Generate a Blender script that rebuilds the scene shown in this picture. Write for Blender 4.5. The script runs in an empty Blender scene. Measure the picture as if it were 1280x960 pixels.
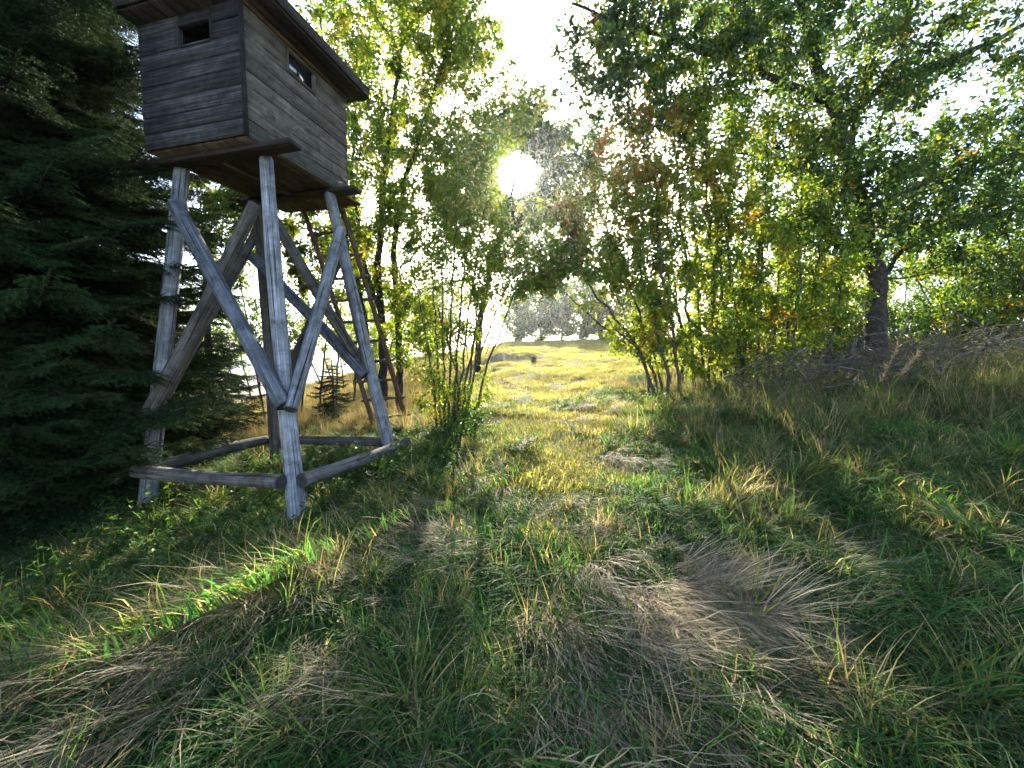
import bpy, math, random
import numpy as np
from mathutils import Vector, Matrix

rng = np.random.default_rng(7)
random.seed(7)
C = bpy.context.scene.collection
S = bpy.context.scene

# ------------------------------------------------------------------ camera
F = 500.0            # focal length in photo pixels (1280 wide)
PITCH = math.radians(4.0)
EYE = np.array([0.0, 0.0, 1.6])
cd = bpy.data.cameras.new('camera')
cam = bpy.data.objects.new('camera', cd)
C.objects.link(cam)
cd.sensor_width = 36.0
cd.lens = F / 1280.0 * 36.0
cd.clip_start = 0.05
cd.clip_end = 5000
cam.location = EYE
cam.rotation_euler = (math.radians(90) - PITCH, 0, 0)
S.camera = cam

def ray(px, py):
    a = (px - 640.0) / F
    b = (480.0 - py) / F
    c, s = math.cos(PITCH), math.sin(PITCH)
    return np.array([a, c + b * s, -s + b * c])
def at_y(px, py, Y):
    d = ray(px, py)
    return EYE + d * (Y / d[1])
def at_z(px, py, z):
    d = ray(px, py)
    return EYE + d * ((z - EYE[2]) / d[2])

# ------------------------------------------------------------------ light
SUN = ray(647, 218); SUN /= np.linalg.norm(SUN)
SUN_EL = math.asin(SUN[2]); SUN_AZ = math.atan2(SUN[0], SUN[1])
w = bpy.data.worlds.new('World'); S.world = w; w.use_nodes = True
nt = w.node_tree; nt.nodes.clear()
def wn(t, **k):
    n = nt.nodes.new(t)
    for a, b in k.items(): setattr(n, a, b)
    return n
sky = wn('ShaderNodeTexSky', sky_type='NISHITA', sun_disc=False, sun_elevation=SUN_EL, sun_rotation=SUN_AZ,
         altitude=600, air_density=1.0, dust_density=1.6, ozone_density=1.2)
bg = wn('ShaderNodeBackground'); bg.inputs['Strength'].default_value = 0.125
tc = wn('ShaderNodeTexCoord')
dot = wn('ShaderNodeVectorMath', operation='DOT_PRODUCT'); dot.inputs[1].default_value = tuple(SUN)
nrm = wn('ShaderNodeVectorMath', operation='NORMALIZE')
nt.links.new(tc.outputs['Generated'], nrm.inputs[0]); nt.links.new(nrm.outputs[0], dot.inputs[0])
def lobe(width, amp):                       # the blazing disc of the sun and its aureole in the sky
    a = wn('ShaderNodeMath', operation='SUBTRACT'); a.inputs[1].default_value = 1.0
    nt.links.new(dot.outputs['Value'], a.inputs[0])
    b = wn('ShaderNodeMath', operation='DIVIDE'); b.inputs[1].default_value = width
    nt.links.new(a.outputs[0], b.inputs[0])
    c = wn('ShaderNodeMath', operation='EXPONENT'); nt.links.new(b.outputs[0], c.inputs[0])
    d = wn('ShaderNodeMath', operation='MULTIPLY'); d.inputs[1].default_value = amp
    nt.links.new(c.outputs[0], d.inputs[0])
    return d
l1, l2 = lobe(0.00055, 14.0), lobe(0.03, 0.35)
sm_ = wn('ShaderNodeMath', operation='ADD'); nt.links.new(l1.outputs[0], sm_.inputs[0]); nt.links.new(l2.outputs[0], sm_.inputs[1])
bg2 = wn('ShaderNodeBackground'); bg2.inputs['Color'].default_value = (1, .96, .88, 1)
nt.links.new(sm_.outputs[0], bg2.inputs['Strength'])
nt.links.new(sky.outputs[0], bg.inputs['Color'])
ad = wn('ShaderNodeAddShader'); out = wn('ShaderNodeOutputWorld')
nt.links.new(bg.outputs[0], ad.inputs[0]); nt.links.new(bg2.outputs[0], ad.inputs[1]); nt.links.new(ad.outputs[0], out.inputs['Surface'])

sd = bpy.data.lights.new('sun', 'SUN'); sd.energy = 5.0; sd.angle = math.radians(0.55); sd.color = (1.0, .93, .80)
sun = bpy.data.objects.new('sun', sd); C.objects.link(sun)
sun.rotation_euler = Vector(SUN).to_track_quat('Z', 'Y').to_euler()
sun.location = (0, 20, 20)

S.view_settings.view_transform = 'Standard'; S.view_settings.look = 'None'
S.view_settings.gamma = 1.0; S.view_settings.use_curve_mapping = False
S.view_settings.exposure = 2.55
S.render.engine = 'CYCLES'
cy = S.cycles
cy.max_bounces = 5; cy.diffuse_bounces = 2; cy.glossy_bounces = 2; cy.transmission_bounces = 5; cy.transparent_max_bounces = 6
cy.volume_bounces = 0
cy.use_denoising = True; cy.debug_use_spatial_splits = True
cy.caustics_reflective = False; cy.caustics_refractive = False
cy.sample_clamp_indirect = 6
cy.use_adaptive_sampling = True; cy.adaptive_threshold = 0.03

# ------------------------------------------------------------------ helpers
def nz(v):
    v = np.asarray(v, float)
    return v / np.maximum(np.linalg.norm(v, axis=-1, keepdims=True), 1e-9)
def tag(o, label=None, cat=None, group=None, kind=None):
    if label: o['label'] = label
    if cat: o['category'] = cat
    if group: o['group'] = group
    if kind: o['kind'] = kind
    return o
def mesh(name, V, faces, col=None, smooth=False, attrs=None):
    """faces: list of int arrays (m,k)"""
    V = np.asarray(V, np.float32).reshape(-1, 3)
    me = bpy.data.meshes.new(name)
    me.vertices.add(len(V)); me.vertices.foreach_set('co', V.ravel())
    fl = [np.asarray(f, np.int32) for f in faces if len(f)]
    nl = sum(f.size for f in fl); nf = sum(len(f) for f in fl)
    me.loops.add(nl); me.loops.foreach_set('vertex_index', np.concatenate([f.ravel() for f in fl]))
    tot = np.concatenate([np.full(len(f), f.shape[1], np.int32) for f in fl])
    st = np.concatenate([[0], np.cumsum(tot)[:-1]]).astype(np.int32)
    me.polygons.add(nf); me.polygons.foreach_set('loop_start', st); me.polygons.foreach_set('loop_total', tot)
    if smooth: me.polygons.foreach_set('use_smooth', np.ones(nf, bool))
    me.update(calc_edges=True)
    if col is not None:
        a = me.color_attributes.new('tint', 'FLOAT_COLOR', 'POINT')
        c4 = np.ones((len(V), 4), np.float32); c4[:, :3] = col
        a.data.foreach_set('color', c4.ravel())
    for k, v in (attrs or {}).items():
        v = np.asarray(v, np.float32)
        a = me.attributes.new(k, 'FLOAT_VECTOR' if v.ndim == 2 else 'FLOAT', 'POINT')
        a.data.foreach_set('vector' if v.ndim == 2 else 'value', v.ravel())
    return me
def link(name, me, mat=None, parent=None, coll=None):
    o = bpy.data.objects.new(name, me)
    (coll or C).objects.link(o)
    if mat is not None and me is not None and not me.materials: me.materials.append(mat)
    if parent is not None: o.parent = parent
    return o
def empty(name, loc, **k):
    o = bpy.data.objects.new(name, None); C.objects.link(o); o.location = loc; o.empty_display_size = .2
    return tag(o, **k)

# ------------------------------------------------------------------ materials
def newmat(name):
    m = bpy.data.materials.new(name); m.use_nodes = True; m.node_tree.nodes.clear()
    return m, m.node_tree
def N(t, kind, **k):
    n = t.nodes.new(kind)
    for a, b in k.items():
        if a.startswith('i_'): n.inputs[a[2:].replace('_', ' ')].default_value = b
        else: setattr(n, a, b)
    return n
def ramp(t, pts, interp='LINEAR'):
    r = N(t, 'ShaderNodeValToRGB'); e = r.color_ramp.elements; r.color_ramp.interpolation = interp
    while len(e) < len(pts): e.new(.5)
    for q, (p, c) in zip(e, pts): q.position = p; q.color = (*c, 1)
    return r
def leaf_mat(name, trans=.45, rough=.5, vary=.35, tcol=(1.25, 1.15, .45), spec=.35):
    m, t = newmat(name); L = t.links.new
    at = N(t, 'ShaderNodeAttribute', attribute_name='tint')
    oi = N(t, 'ShaderNodeObjectInfo')
    mr = N(t, 'ShaderNodeMapRange'); mr.inputs['To Min'].default_value = 1 - vary; mr.inputs['To Max'].default_value = 1 + vary
    L(oi.outputs['Random'], mr.inputs['Value'])
    hs = N(t, 'ShaderNodeHueSaturation'); L(at.outputs['Color'], hs.inputs['Color']); L(mr.outputs[0], hs.inputs['Value'])
    p = N(t, 'ShaderNodeBsdfPrincipled'); p.inputs['Roughness'].default_value = rough; p.inputs['Specular IOR Level'].default_value = spec
    L(hs.outputs[0], p.inputs['Base Color'])
    mx = N(t, 'ShaderNodeMix', data_type='RGBA', blend_type='MULTIPLY'); mx.inputs[0].default_value = 1
    L(hs.outputs[0], mx.inputs[6]); mx.inputs[7].default_value = (*tcol, 1)
    tr = N(t, 'ShaderNodeBsdfTranslucent'); L(mx.outputs[2], tr.inputs['Color'])
    ms = N(t, 'ShaderNodeMixShader'); ms.inputs[0].default_value = trans
    L(p.outputs[0], ms.inputs[1]); L(tr.outputs[0], ms.inputs[2])
    o = N(t, 'ShaderNodeOutputMaterial'); L(ms.outputs[0], o.inputs['Surface'])
    return m
def wood_mat(name, dark, mid, light, crack=.5, rough=.85, sc=1.0):
    m, t = newmat(name); L = t.links.new
    g = N(t, 'ShaderNodeAttribute', attribute_name='grain'); tn = N(t, 'ShaderNodeAttribute', attribute_name='tone')
    mp = N(t, 'ShaderNodeMapping'); mp.inputs['Scale'].default_value = (1.3 * sc, 60 * sc, 60 * sc); L(g.outputs['Vector'], mp.inputs[0])
    n1 = N(t, 'ShaderNodeTexNoise'); n1.inputs['Scale'].default_value = 1; n1.inputs['Detail'].default_value = 7; n1.inputs['Roughness'].default_value = .68
    n1.inputs['Distortion'].default_value = .6
    L(mp.outputs[0], n1.inputs['Vector'])
    n2 = N(t, 'ShaderNodeTexNoise'); n2.inputs['Scale'].default_value = 4.5; n2.inputs['Detail'].default_value = 9; n2.inputs['Roughness'].default_value = .72; n2.inputs['Distortion'].default_value = .8; L(g.outputs['Vector'], n2.inputs['Vector'])
    r1 = ramp(t, [(.28, dark), (.5, mid), (.72, light)]); L(n1.outputs['Fac'], r1.inputs[0])
    r2 = ramp(t, [(.32, (.32, .30, .29)), (.5, (.85, .84, .83)), (.68, (1.35, 1.35, 1.38))]); L(n2.outputs['Fac'], r2.inputs[0])
    mx = N(t, 'ShaderNodeMix', data_type='RGBA', blend_type='MULTIPLY'); mx.inputs[0].default_value = 1
    L(r1.outputs[0], mx.inputs[6]); L(r2.outputs[0], mx.inputs[7])
    # thin drying cracks that follow the grain
    mp2 = N(t, 'ShaderNodeMapping'); mp2.inputs['Scale'].default_value = (.9 * sc, 55 * sc, 55 * sc); L(g.outputs['Vector'], mp2.inputs[0])
    n3 = N(t, 'ShaderNodeTexNoise'); n3.inputs['Scale'].default_value = 1; n3.inputs['Detail'].default_value = 2; L(mp2.outputs[0], n3.inputs['Vector'])
    r3 = ramp(t, [(.33, (1 - crack,) * 3), (.40, (1, 1, 1))]); L(n3.outputs['Fac'], r3.inputs[0])
    mx2 = N(t, 'ShaderNodeMix', data_type='RGBA', blend_type='MULTIPLY'); mx2.inputs[0].default_value = 1
    L(mx.outputs[2], mx2.inputs[6]); L(r3.outputs[0], mx2.inputs[7])
    # knots
    vo = N(t, 'ShaderNodeTexVoronoi'); vo.inputs['Scale'].default_value = 1
    mp3 = N(t, 'ShaderNodeMapping'); mp3.inputs['Scale'].default_value = (2.2, 5, 5); L(g.outputs['Vector'], mp3.inputs[0]); L(mp3.outputs[0], vo.inputs['Vector'])
    r4 = ramp(t, [(.06, (.3, .27, .25)), (.13, (1, 1, 1))]); L(vo.outputs['Distance'], r4.inputs[0])
    mx3 = N(t, 'ShaderNodeMix', data_type='RGBA', blend_type='MULTIPLY'); mx3.inputs[0].default_value = .8
    L(mx2.outputs[2], mx3.inputs[6]); L(r4.outputs[0], mx3.inputs[7])
    hs = N(t, 'ShaderNodeHueSaturation'); L(mx3.outputs[2], hs.inputs['Color']); L(tn.outputs['Fac'], hs.inputs['Value'])
    p = N(t, 'ShaderNodeBsdfPrincipled'); p.inputs['Roughness'].default_value = rough; p.inputs['Specular IOR Level'].default_value = .25
    L(hs.outputs[0], p.inputs['Base Color'])
    bp = N(t, 'ShaderNodeBump'); bp.inputs['Strength'].default_value = .9; bp.inputs['Distance'].default_value = .008
    ma = N(t, 'ShaderNodeMath', operation='ADD'); L(n1.outputs['Fac'], ma.inputs[0]); L(r3.outputs[0], ma.inputs[1]); L(ma.outputs[0], bp.inputs['Height'])
    L(bp.outputs[0], p.inputs['Normal'])
    o = N(t, 'ShaderNodeOutputMaterial'); L(p.outputs[0], o.inputs['Surface'])
    return m
def plain_noise_mat(name, c1, c2, scale=8, rough=.9, bump=.4, dist=.02, c3=None):
    m, t = newmat(name); L = t.links.new
    tc = N(t, 'ShaderNodeTexCoord')
    n = N(t, 'ShaderNodeTexNoise'); n.inputs['Scale'].default_value = scale; n.inputs['Detail'].default_value = 8; n.inputs['Roughness'].default_value = .65
    L(tc.outputs['Object'], n.inputs['Vector'])
    r = ramp(t, [(.32, c1), (.68, c2)] if c3 is None else [(.3, c1), (.5, c2), (.7, c3)]); L(n.outputs['Fac'], r.inputs[0])
    p = N(t, 'ShaderNodeBsdfPrincipled'); p.inputs['Roughness'].default_value = rough; p.inputs['Specular IOR Level'].default_value = .2
    L(r.outputs[0], p.inputs['Base Color'])
    bp = N(t, 'ShaderNodeBump'); bp.inputs['Strength'].default_value = bump; bp.inputs['Distance'].default_value = dist
    L(n.outputs['Fac'], bp.inputs['Height']); L(bp.outputs[0], p.inputs['Normal'])
    o = N(t, 'ShaderNodeOutputMaterial'); L(p.outputs[0], o.inputs['Surface'])
    return m

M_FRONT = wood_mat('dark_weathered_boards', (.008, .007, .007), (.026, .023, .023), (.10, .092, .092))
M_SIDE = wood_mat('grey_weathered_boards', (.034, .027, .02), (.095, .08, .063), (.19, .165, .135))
M_UNDER = wood_mat('brown_boards', (.045, .028, .018), (.11, .068, .043), (.18, .115, .075))
M_ROOF = wood_mat('dark_brown_roof_boards', (.012, .008, .006), (.04, .026, .018), (.085, .056, .04))
M_LEG = wood_mat('silver_grey_log', (.075, .073, .078), (.20, .20, .215), (.36, .36, .38), crack=.85)
M_BRACE = wood_mat('slate_grey_log', (.045, .046, .055), (.105, .11, .13), (.20, .205, .23), crack=.75)
M_BLOG = wood_mat('brown_grey_log', (.04, .033, .028), (.11, .095, .083), (.21, .19, .17), crack=.75)
M_LAD = wood_mat('red_brown_pole', (.05, .028, .018), (.13, .075, .05), (.22, .14, .10), crack=.5)
M_BARK = plain_noise_mat('grey_brown_bark', (.014, .011, .009), (.065, .053, .043), 14, bump=1, dist=.03)
M_BARK2 = plain_noise_mat('hazel_bark', (.03, .023, .018), (.10, .078, .06), 18, bump=.6, dist=.01)
M_DEAD = plain_noise_mat('dead_wood', (.035, .027, .022), (.17, .135, .11), 16, bump=.6, dist=.01)
M_LEAF = leaf_mat('broad_leaf', .58, tcol=(1.7, 1.5, .5))
M_NEEDLE = leaf_mat('spruce_needle', .2, .6, .35, (1.3, 1.2, .6), .04)
M_GRASS = leaf_mat('grass_blade', .58, .6, .35, (1.75, 1.55, .72), .12)
M_STRAW = leaf_mat('straw_blade', .45, .65, .3, (1.4, 1.22, .85), .12)

# ------------------------------------------------------------------ terrain
def sm(a, b, v):
    t = np.clip((v - a) / (b - a), 0, 1); return t * t * (3 - 2 * t)
def softp(v, k=1.0):
    return np.logaddexp(0, np.asarray(v) / k) * k
def wob(x, y, s, ph=0.0):
    return (np.sin(x * 1.7 * s + 1.3 * np.sin(y * 1.1 * s + ph) + ph) * np.cos(y * 1.9 * s + 1.1 * np.sin(x * 1.3 * s - ph) + 2 * ph)
            + .5 * np.sin(x * 3.7 * s + y * 2.9 * s + 3 * ph))
def H(x, y):
    x = np.asarray(x, float); y = np.asarray(y, float)
    z = .08 * y - .14 * softp(y - 42, 4)
    z = np.maximum(z, -9 + .0 * z) if z.ndim == 0 else np.where(z < -9, -9, z)
    xb = -.4 - .9 * np.maximum(0, 3.7 - y)
    xb = np.maximum(xb, -3.2)
    z = z - .42 * sm(0, 1.5, xb - x)                      # the bank beside the track
    z = z - np.minimum(.12 * softp(-2.1 - x, .3), .6) - np.minimum(.28 * softp(-8 - x, 1.5), 14)
    rise = .115 * softp(np.minimum(x, 14) - .7, .3) * sm(.5, 5, y) * (1 - .75 * sm(9, 22, y))
    z = z + rise
    z = z - .07 * np.exp(-((x - xb + .35) / .3) ** 2) * sm(-1, 2, y) * (1 - sm(6, 9, y))      # worn rut at the foot of the bank
    z = z + .30 * sm(0, .5, y - 17.6 - .15 * np.sin(3 * x)) * (1 - sm(2, 9, y - 17.6)) * np.exp(-((x + .3) / 1.7) ** 4)
    near = np.exp(-np.abs(y) / 60.0)
    z = z + near * (.035 * wob(x, y, 1.0) + .018 * wob(x, y, 2.7, 1.0) + .05 * wob(x, y, .35, 2.0) * sm(2, 8, np.hypot(x, y)))
    return z
def ground_hit(px, py, up=0.0):
    d = ray(px, py); t = .3
    while t < 200:
        p = EYE + d * t
        if p[2] < H(p[0], p[1]) + up: break
        t *= 1.01
    p = EYE + d * t
    return np.array([p[0], p[1], float(H(p[0], p[1])) + up])

def stretch(n, lim, fine):
    u = np.linspace(-1, 1, n); k = np.arcsinh(lim / (fine * n / 2) * 4) if False else 7.2
    return np.sinh(u * k) / np.sinh(k) * lim
gx = stretch(281, 900, .05); gy = stretch(341, 900, .05) + 4.0
gy = gy[gy > -40]
X, Y = np.meshgrid(gx, gy)
Z = H(X, Y)
n0, n1 = Z.shape
idx = np.arange(n0 * n1).reshape(n0, n1)
q = np.stack([idx[:-1, :-1], idx[:-1, 1:], idx[1:, 1:], idx[1:, :-1]], -1).reshape(-1, 4)
m, t = newmat('soil_and_thatch'); L = t.links.new
tcn = N(t, 'ShaderNodeTexCoord')
na = N(t, 'ShaderNodeTexNoise'); na.inputs['Scale'].default_value = .9; na.inputs['Detail'].default_value = 5; L(tcn.outputs['Object'], na.inputs['Vector'])
nb = N(t, 'ShaderNodeTexNoise'); nb.inputs['Scale'].default_value = 22; nb.inputs['Detail'].default_value = 8; nb.inputs['Roughness'].default_value = .7; L(tcn.outputs['Object'], nb.inputs['Vector'])
ra = ramp(t, [(.35, (.06, .075, .022)), (.5, (.105, .11, .035)), (.68, (.17, .15, .06))]); L(na.outputs['Fac'], ra.inputs[0])
rb = ramp(t, [(.3, (.35, .3, .28)), (.7, (1.25, 1.2, 1.1))]); L(nb.outputs['Fac'], rb.inputs[0])
mx = N(t, 'ShaderNodeMix', data_type='RGBA', blend_type='MULTIPLY'); mx.inputs[0].default_value = 1
L(ra.outputs[0], mx.inputs[6]); L(rb.outputs[0], mx.inputs[7])
# bare soil shows in patches
nd = N(t, 'ShaderNodeTexNoise'); nd.inputs['Scale'].default_value = .55; nd.inputs['Detail'].default_value = 3; L(tcn.outputs['Object'], nd.inputs['Vector'])
rd = ramp(t, [(.62, (0, 0, 0)), (.70, (1, 1, 1))]); L(nd.outputs['Fac'], rd.inputs[0])
mx2 = N(t, 'ShaderNodeMix', data_type='RGBA'); L(rd.outputs[0], mx2.inputs[0]); L(mx.outputs[2], mx2.inputs[6]); mx2.inputs[7].default_value = (.09, .065, .045, 1)
p = N(t, 'ShaderNodeBsdfPrincipled'); p.inputs['Roughness'].default_value = .95; p.inputs['Specular IOR Level'].default_value = .1
L(mx2.outputs[2], p.inputs['Base Color'])
bp = N(t, 'ShaderNodeBump'); bp.inputs['Strength'].default_value = .8; bp.inputs['Distance'].default_value = .04; L(nb.outputs['Fac'], bp.inputs['Height']); L(bp.outputs[0], p.inputs['Normal'])
o_ = N(t, 'ShaderNodeOutputMaterial'); L(p.outputs[0], o_.inputs['Surface'])
M_GROUND = m
tag(link('ground', mesh('ground', np.stack([X, Y, Z], -1), [q], smooth=True), M_GROUND), 'uneven grassy slope of dark soil and thatch', kind='structure')

# far wooded hills across the valley
def ridge(y0, h, dep, seed, wl, off):
    r = np.random.default_rng(seed)
    xs = np.linspace(-1600, 1600, 161); prof = np.zeros_like(xs)
    for k in range(7):
        prof += r.uniform(.3, 1) / (k + 1) * np.sin(xs / wl * (k + 1) + r.uniform(0, 6.3))
    prof = off + h * (.65 + .35 * prof / 1.6)
    ys = np.linspace(0, 1, 9)
    Vv = np.stack([np.tile(xs, 9), np.repeat(y0 + ys * dep, 161), np.concatenate([(-30 + (prof + 30) * math.sin(u * math.pi / 2)) for u in ys])], -1)
    Vv[:, 2] += r.normal(0, h * .015, len(Vv))
    i = np.arange(9 * 161).reshape(9, 161)
    return Vv, np.stack([i[:-1, :-1], i[:-1, 1:], i[1:, 1:], i[1:, :-1]], -1).reshape(-1, 4)
M_HILL = plain_noise_mat('distant_forest', (.02, .04, .02), (.06, .09, .04), .03, c3=(.09, .11, .05), bump=.3, dist=4)
for (y0, h, dep, sd_, wl, off) in ((520, 14, 320, 3, 260, -4), (980, 40, 420, 8, 420, 6)):
    Vv, qq = ridge(y0, h, dep, sd_, wl, off)
    tag(link('hills', mesh('hills', Vv, [qq], smooth=True), M_HILL), 'distant forested hills across the valley', kind='structure')

# ------------------------------------------------------------------ timber
def frame_of(a, b):
    d = nz(b - a); ref = np.array([0, 0, 1.0]) if abs(d[2]) < .9 else np.array([1.0, 0, 0])
    s = nz(np.cross(d, ref)); return d, s, np.cross(s, d)
def log_mesh(name, a, b, r0, r1, org, sides=14, segs=8, bend=.012, tone=1.0, rough=.065):
    a = np.asarray(a, float); b = np.asarray(b, float)
    d, s, u = frame_of(a, b); Ln = np.linalg.norm(b - a)
    off = rng.uniform(0, 50)
    prof = 1 + rng.normal(0, rough, sides)
    ph = rng.uniform(0, 6.3); V = []; G = []
    ts = np.concatenate([[0, .006], np.linspace(.04, .96, segs), [.994, 1]])
    for t_ in ts:
        c = a + (b - a) * t_ + s * bend * math.sin(t_ * 3.1 + ph) + u * bend * math.sin(t_ * 4.7 + ph * 2)
        rr = (r0 + (r1 - r0) * t_) * (1 + .03 * math.sin(t_ * 9 + ph))
        if t_ in (0, 1): rr *= .86
        for k in range(sides):
            an = 2 * math.pi * k / sides
            q_ = (math.cos(an) * s + math.sin(an) * u) * rr * prof[k]
            V.append(c + q_ - org); G.append((t_ * Ln + off, math.cos(an) * rr, math.sin(an) * rr))
    n = len(ts); F4 = []
    for i in range(n - 1):
        for k in range(sides):
            k2 = (k + 1) % sides
            F4.append((i * sides + k, i * sides + k2, (i + 1) * sides + k2, (i + 1) * sides + k))
    caps = [list(range(sides))[::-1], [(n - 1) * sides + k for k in range(sides)]]
    me = mesh(name, V, [np.array(F4), np.array(caps)], attrs={'grain': np.array(G), 'tone': np.repeat(np.where(np.isin(ts, (0, 1)), tone * .38, tone), sides)})
    me.polygons.foreach_set('use_smooth', np.concatenate([np.ones(len(F4), bool), np.zeros(2, bool)]))
    return me
def plank_mesh(name, a, b, wv, tv, org, tone=1.0, ch=.004, wave=.002, segs=2):
    """board from a to b; wv = full width vector, tv = full thickness vector (centred on the line)"""
    a = np.asarray(a, float); b = np.asarray(b, float); W_ = np.linalg.norm(wv); T_ = np.linalg.norm(tv)
    wd, td = wv / W_, tv / T_
    prof = [(-W_/2 + ch, -T_/2), (W_/2 - ch, -T_/2), (W_/2, -T_/2 + ch), (W_/2, T_/2 - ch), (W_/2 - ch, T_/2), (-W_/2 + ch, T_/2), (-W_/2, T_/2 - ch), (-W_/2, -T_/2 + ch)]
    off = rng.uniform(0, 80, 2); Ln = np.linalg.norm(b - a); V = []; G = []
    for i in range(segs + 1):
        t_ = i / segs; c = a + (b - a) * t_ + td * rng.normal(0, wave)
        for (w_, h_) in prof:
            V.append(c + wd * (w_ + rng.normal(0, wave * .4)) + td * h_ - org); G.append((t_ * Ln + off[0], w_ + off[1], h_))
    F4 = [(i * 8 + k, i * 8 + (k + 1) % 8, (i + 1) * 8 + (k + 1) % 8, (i + 1) * 8 + k) for i in range(segs) for k in range(8)]
    caps = [list(range(8))[::-1], [segs * 8 + k for k in range(8)]]
    return mesh(name, V, [np.array(F4), np.array(caps)], attrs={'grain': np.array(G), 'tone': np.full(len(V), tone)})
def boxes_mesh(name, items, org, tone=1.0):
    """items: (a, b, wv, tv)"""
    V = []; Fq = []; G = []
    for (a, b, wv, tv) in items:
        a = np.asarray(a, float); b = np.asarray(b, float); k = len(V); Ln = np.linalg.norm(b - a); of = rng.uniform(0, 50)
        for t_, c in ((0, a), (1, b)):
            for sw, st in ((-.5, -.5), (.5, -.5), (.5, .5), (-.5, .5)):
                V.append(c + wv * sw + tv * st - org); G.append((t_ * Ln + of, sw * np.linalg.norm(wv), st * np.linalg.norm(tv)))
        Fq += [(k, k+1, k+5, k+4), (k+1, k+2, k+6, k+5), (k+2, k+3, k+7, k+6), (k+3, k, k+4, k+7), (k+3, k+2, k+1, k), (k+4, k+5, k+6, k+7)]
    return mesh(name, V, [np.array(Fq)], attrs={'grain': np.array(G), 'tone': np.full(len(V), tone)})

# ------------------------------------------------------------------ the raised hide
SC = 1.15
def zz(z): return 1.6 + (z - 1.6) * SC
UP = np.array([0, 0, 1.0])
ZF = zz(3.70)                               # underside of the cabin walls
AZ = math.atan2(768 - 640, F)
R_ = np.array([math.sin(AZ), math.cos(AZ), 0]); L_ = np.array([-math.cos(AZ), math.sin(AZ), 0])
P0 = at_z(307, 167, ZF)
LEN = float(np.dot(at_z(432, 245, ZF) - P0, R_)); WID = float(np.dot(at_z(185, 190, ZF) - P0, L_))
ZT = float(at_y(306, -3, P0[1])[2]); NROW = 8; RH = (ZT - ZF) / NROW
def T(r, l, z): return P0 + R_ * r + L_ * l + UP * (z - P0[2])
hide_base = T(LEN / 2, WID / 2, 0); hide_base[2] = float(H(hide_base[0], hide_base[1]))
hide = empty('hunting_hide', hide_base, label='weathered wooden raised hunting hide standing on four braced log legs', cat='hunting hide')
HB = hide_base
def on_wall(px, py, pt, n):
    d = ray(px, py); t_ = np.dot(pt - EYE, n) / np.dot(d, n); return EYE + d * t_
def window_rect(pts, pt, n, ax):
    w_ = [on_wall(px, py, pt, n) for px, py in pts]
    a = [np.dot(p_ - P0, ax) for p_ in w_]; z = [p_[2] for p_ in w_]
    a = sorted(a); z = sorted(z)
    return (a[0] + a[1]) / 2, (a[2] + a[3]) / 2, (z[0] + z[1]) / 2, (z[2] + z[3]) / 2
win_f = window_rect([(223, 33), (264, 22), (264, 50), (224, 60)], P0, R_, L_)
win_s = window_rect([(359, 62), (393, 92), (392, 118), (359, 86)], P0, L_, R_)
TH = .026
def wall(org_pt, ax, out_n, length, mat, win, tone_lo, tone_hi, label=None):
    """boards running along ax from org_pt; out_n = outward normal"""
    c = org_pt - out_n * (TH / 2 + .016)
    it = []
    def bk(a0, a1, z0, z1):
        if a1 - a0 < .01 or z1 - z0 < .01: return
        p_ = c + UP * ((z0 + z1) / 2 - org_pt[2])
        it.append((p_ + ax * a0, p_ + ax * a1, UP * (z1 - z0), out_n * .012))
    if win:
        bk(.05, win[0] - .02, ZF + .02, ZT); bk(win[1] + .02, length - .05, ZF + .02, ZT); bk(win[0] - .02, win[1] + .02, ZF + .02, win[2] - .02)
        bk(win[0] - .02, win[1] + .02, win[3] + .02, ZT)
    else: bk(.05, length - .05, ZF + .02, ZT)
    wo = link('wall', boxes_mesh('wall', it, HB, .6), M_ROOF, hide)  # thin dark backing panel, added to stop light leaking between the boards
    if label: wo['label'] = label
    def board(a0, a1, z0, z1):
        if a1 - a0 < .03 or z1 - z0 < .02: return
        p_ = org_pt + UP * ((z0 + z1) / 2 - org_pt[2]) - out_n * (TH / 2 - rng.uniform(0, .004))
        link('board', plank_mesh('board', p_ + ax * (a0 + rng.uniform(0, .006)), p_ + ax * (a1 - rng.uniform(0, .006)), UP * (z1 - z0 - .003), out_n * TH, HB, rng.uniform(tone_lo, tone_hi), ch=.006, segs=2, wave=.0025), mat, wo)
    for i in range(NROW):
        z0, z1 = ZF + i * RH, ZF + (i + 1) * RH
        if i == 0: z0 -= rng.uniform(0, .015)
        if win and z1 > win[2] + .005 and z0 < win[3] - .005:
            board(0, win[0], z0, z1); board(win[1], length, z0, z1)
            board(win[0], win[1], z0, win[2]); board(win[0], win[1], win[3], z1)
        else: board(0, length, z0, z1)
    return wo
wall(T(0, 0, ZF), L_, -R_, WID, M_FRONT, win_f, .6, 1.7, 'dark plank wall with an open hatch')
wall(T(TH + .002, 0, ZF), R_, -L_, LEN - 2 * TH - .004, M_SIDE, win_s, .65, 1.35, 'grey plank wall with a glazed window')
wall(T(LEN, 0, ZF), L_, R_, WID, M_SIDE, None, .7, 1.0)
wall(T(TH + .002, WID, ZF), R_, L_, LEN - 2 * TH - .004, M_FRONT, None, .7, 1.0)
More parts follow.
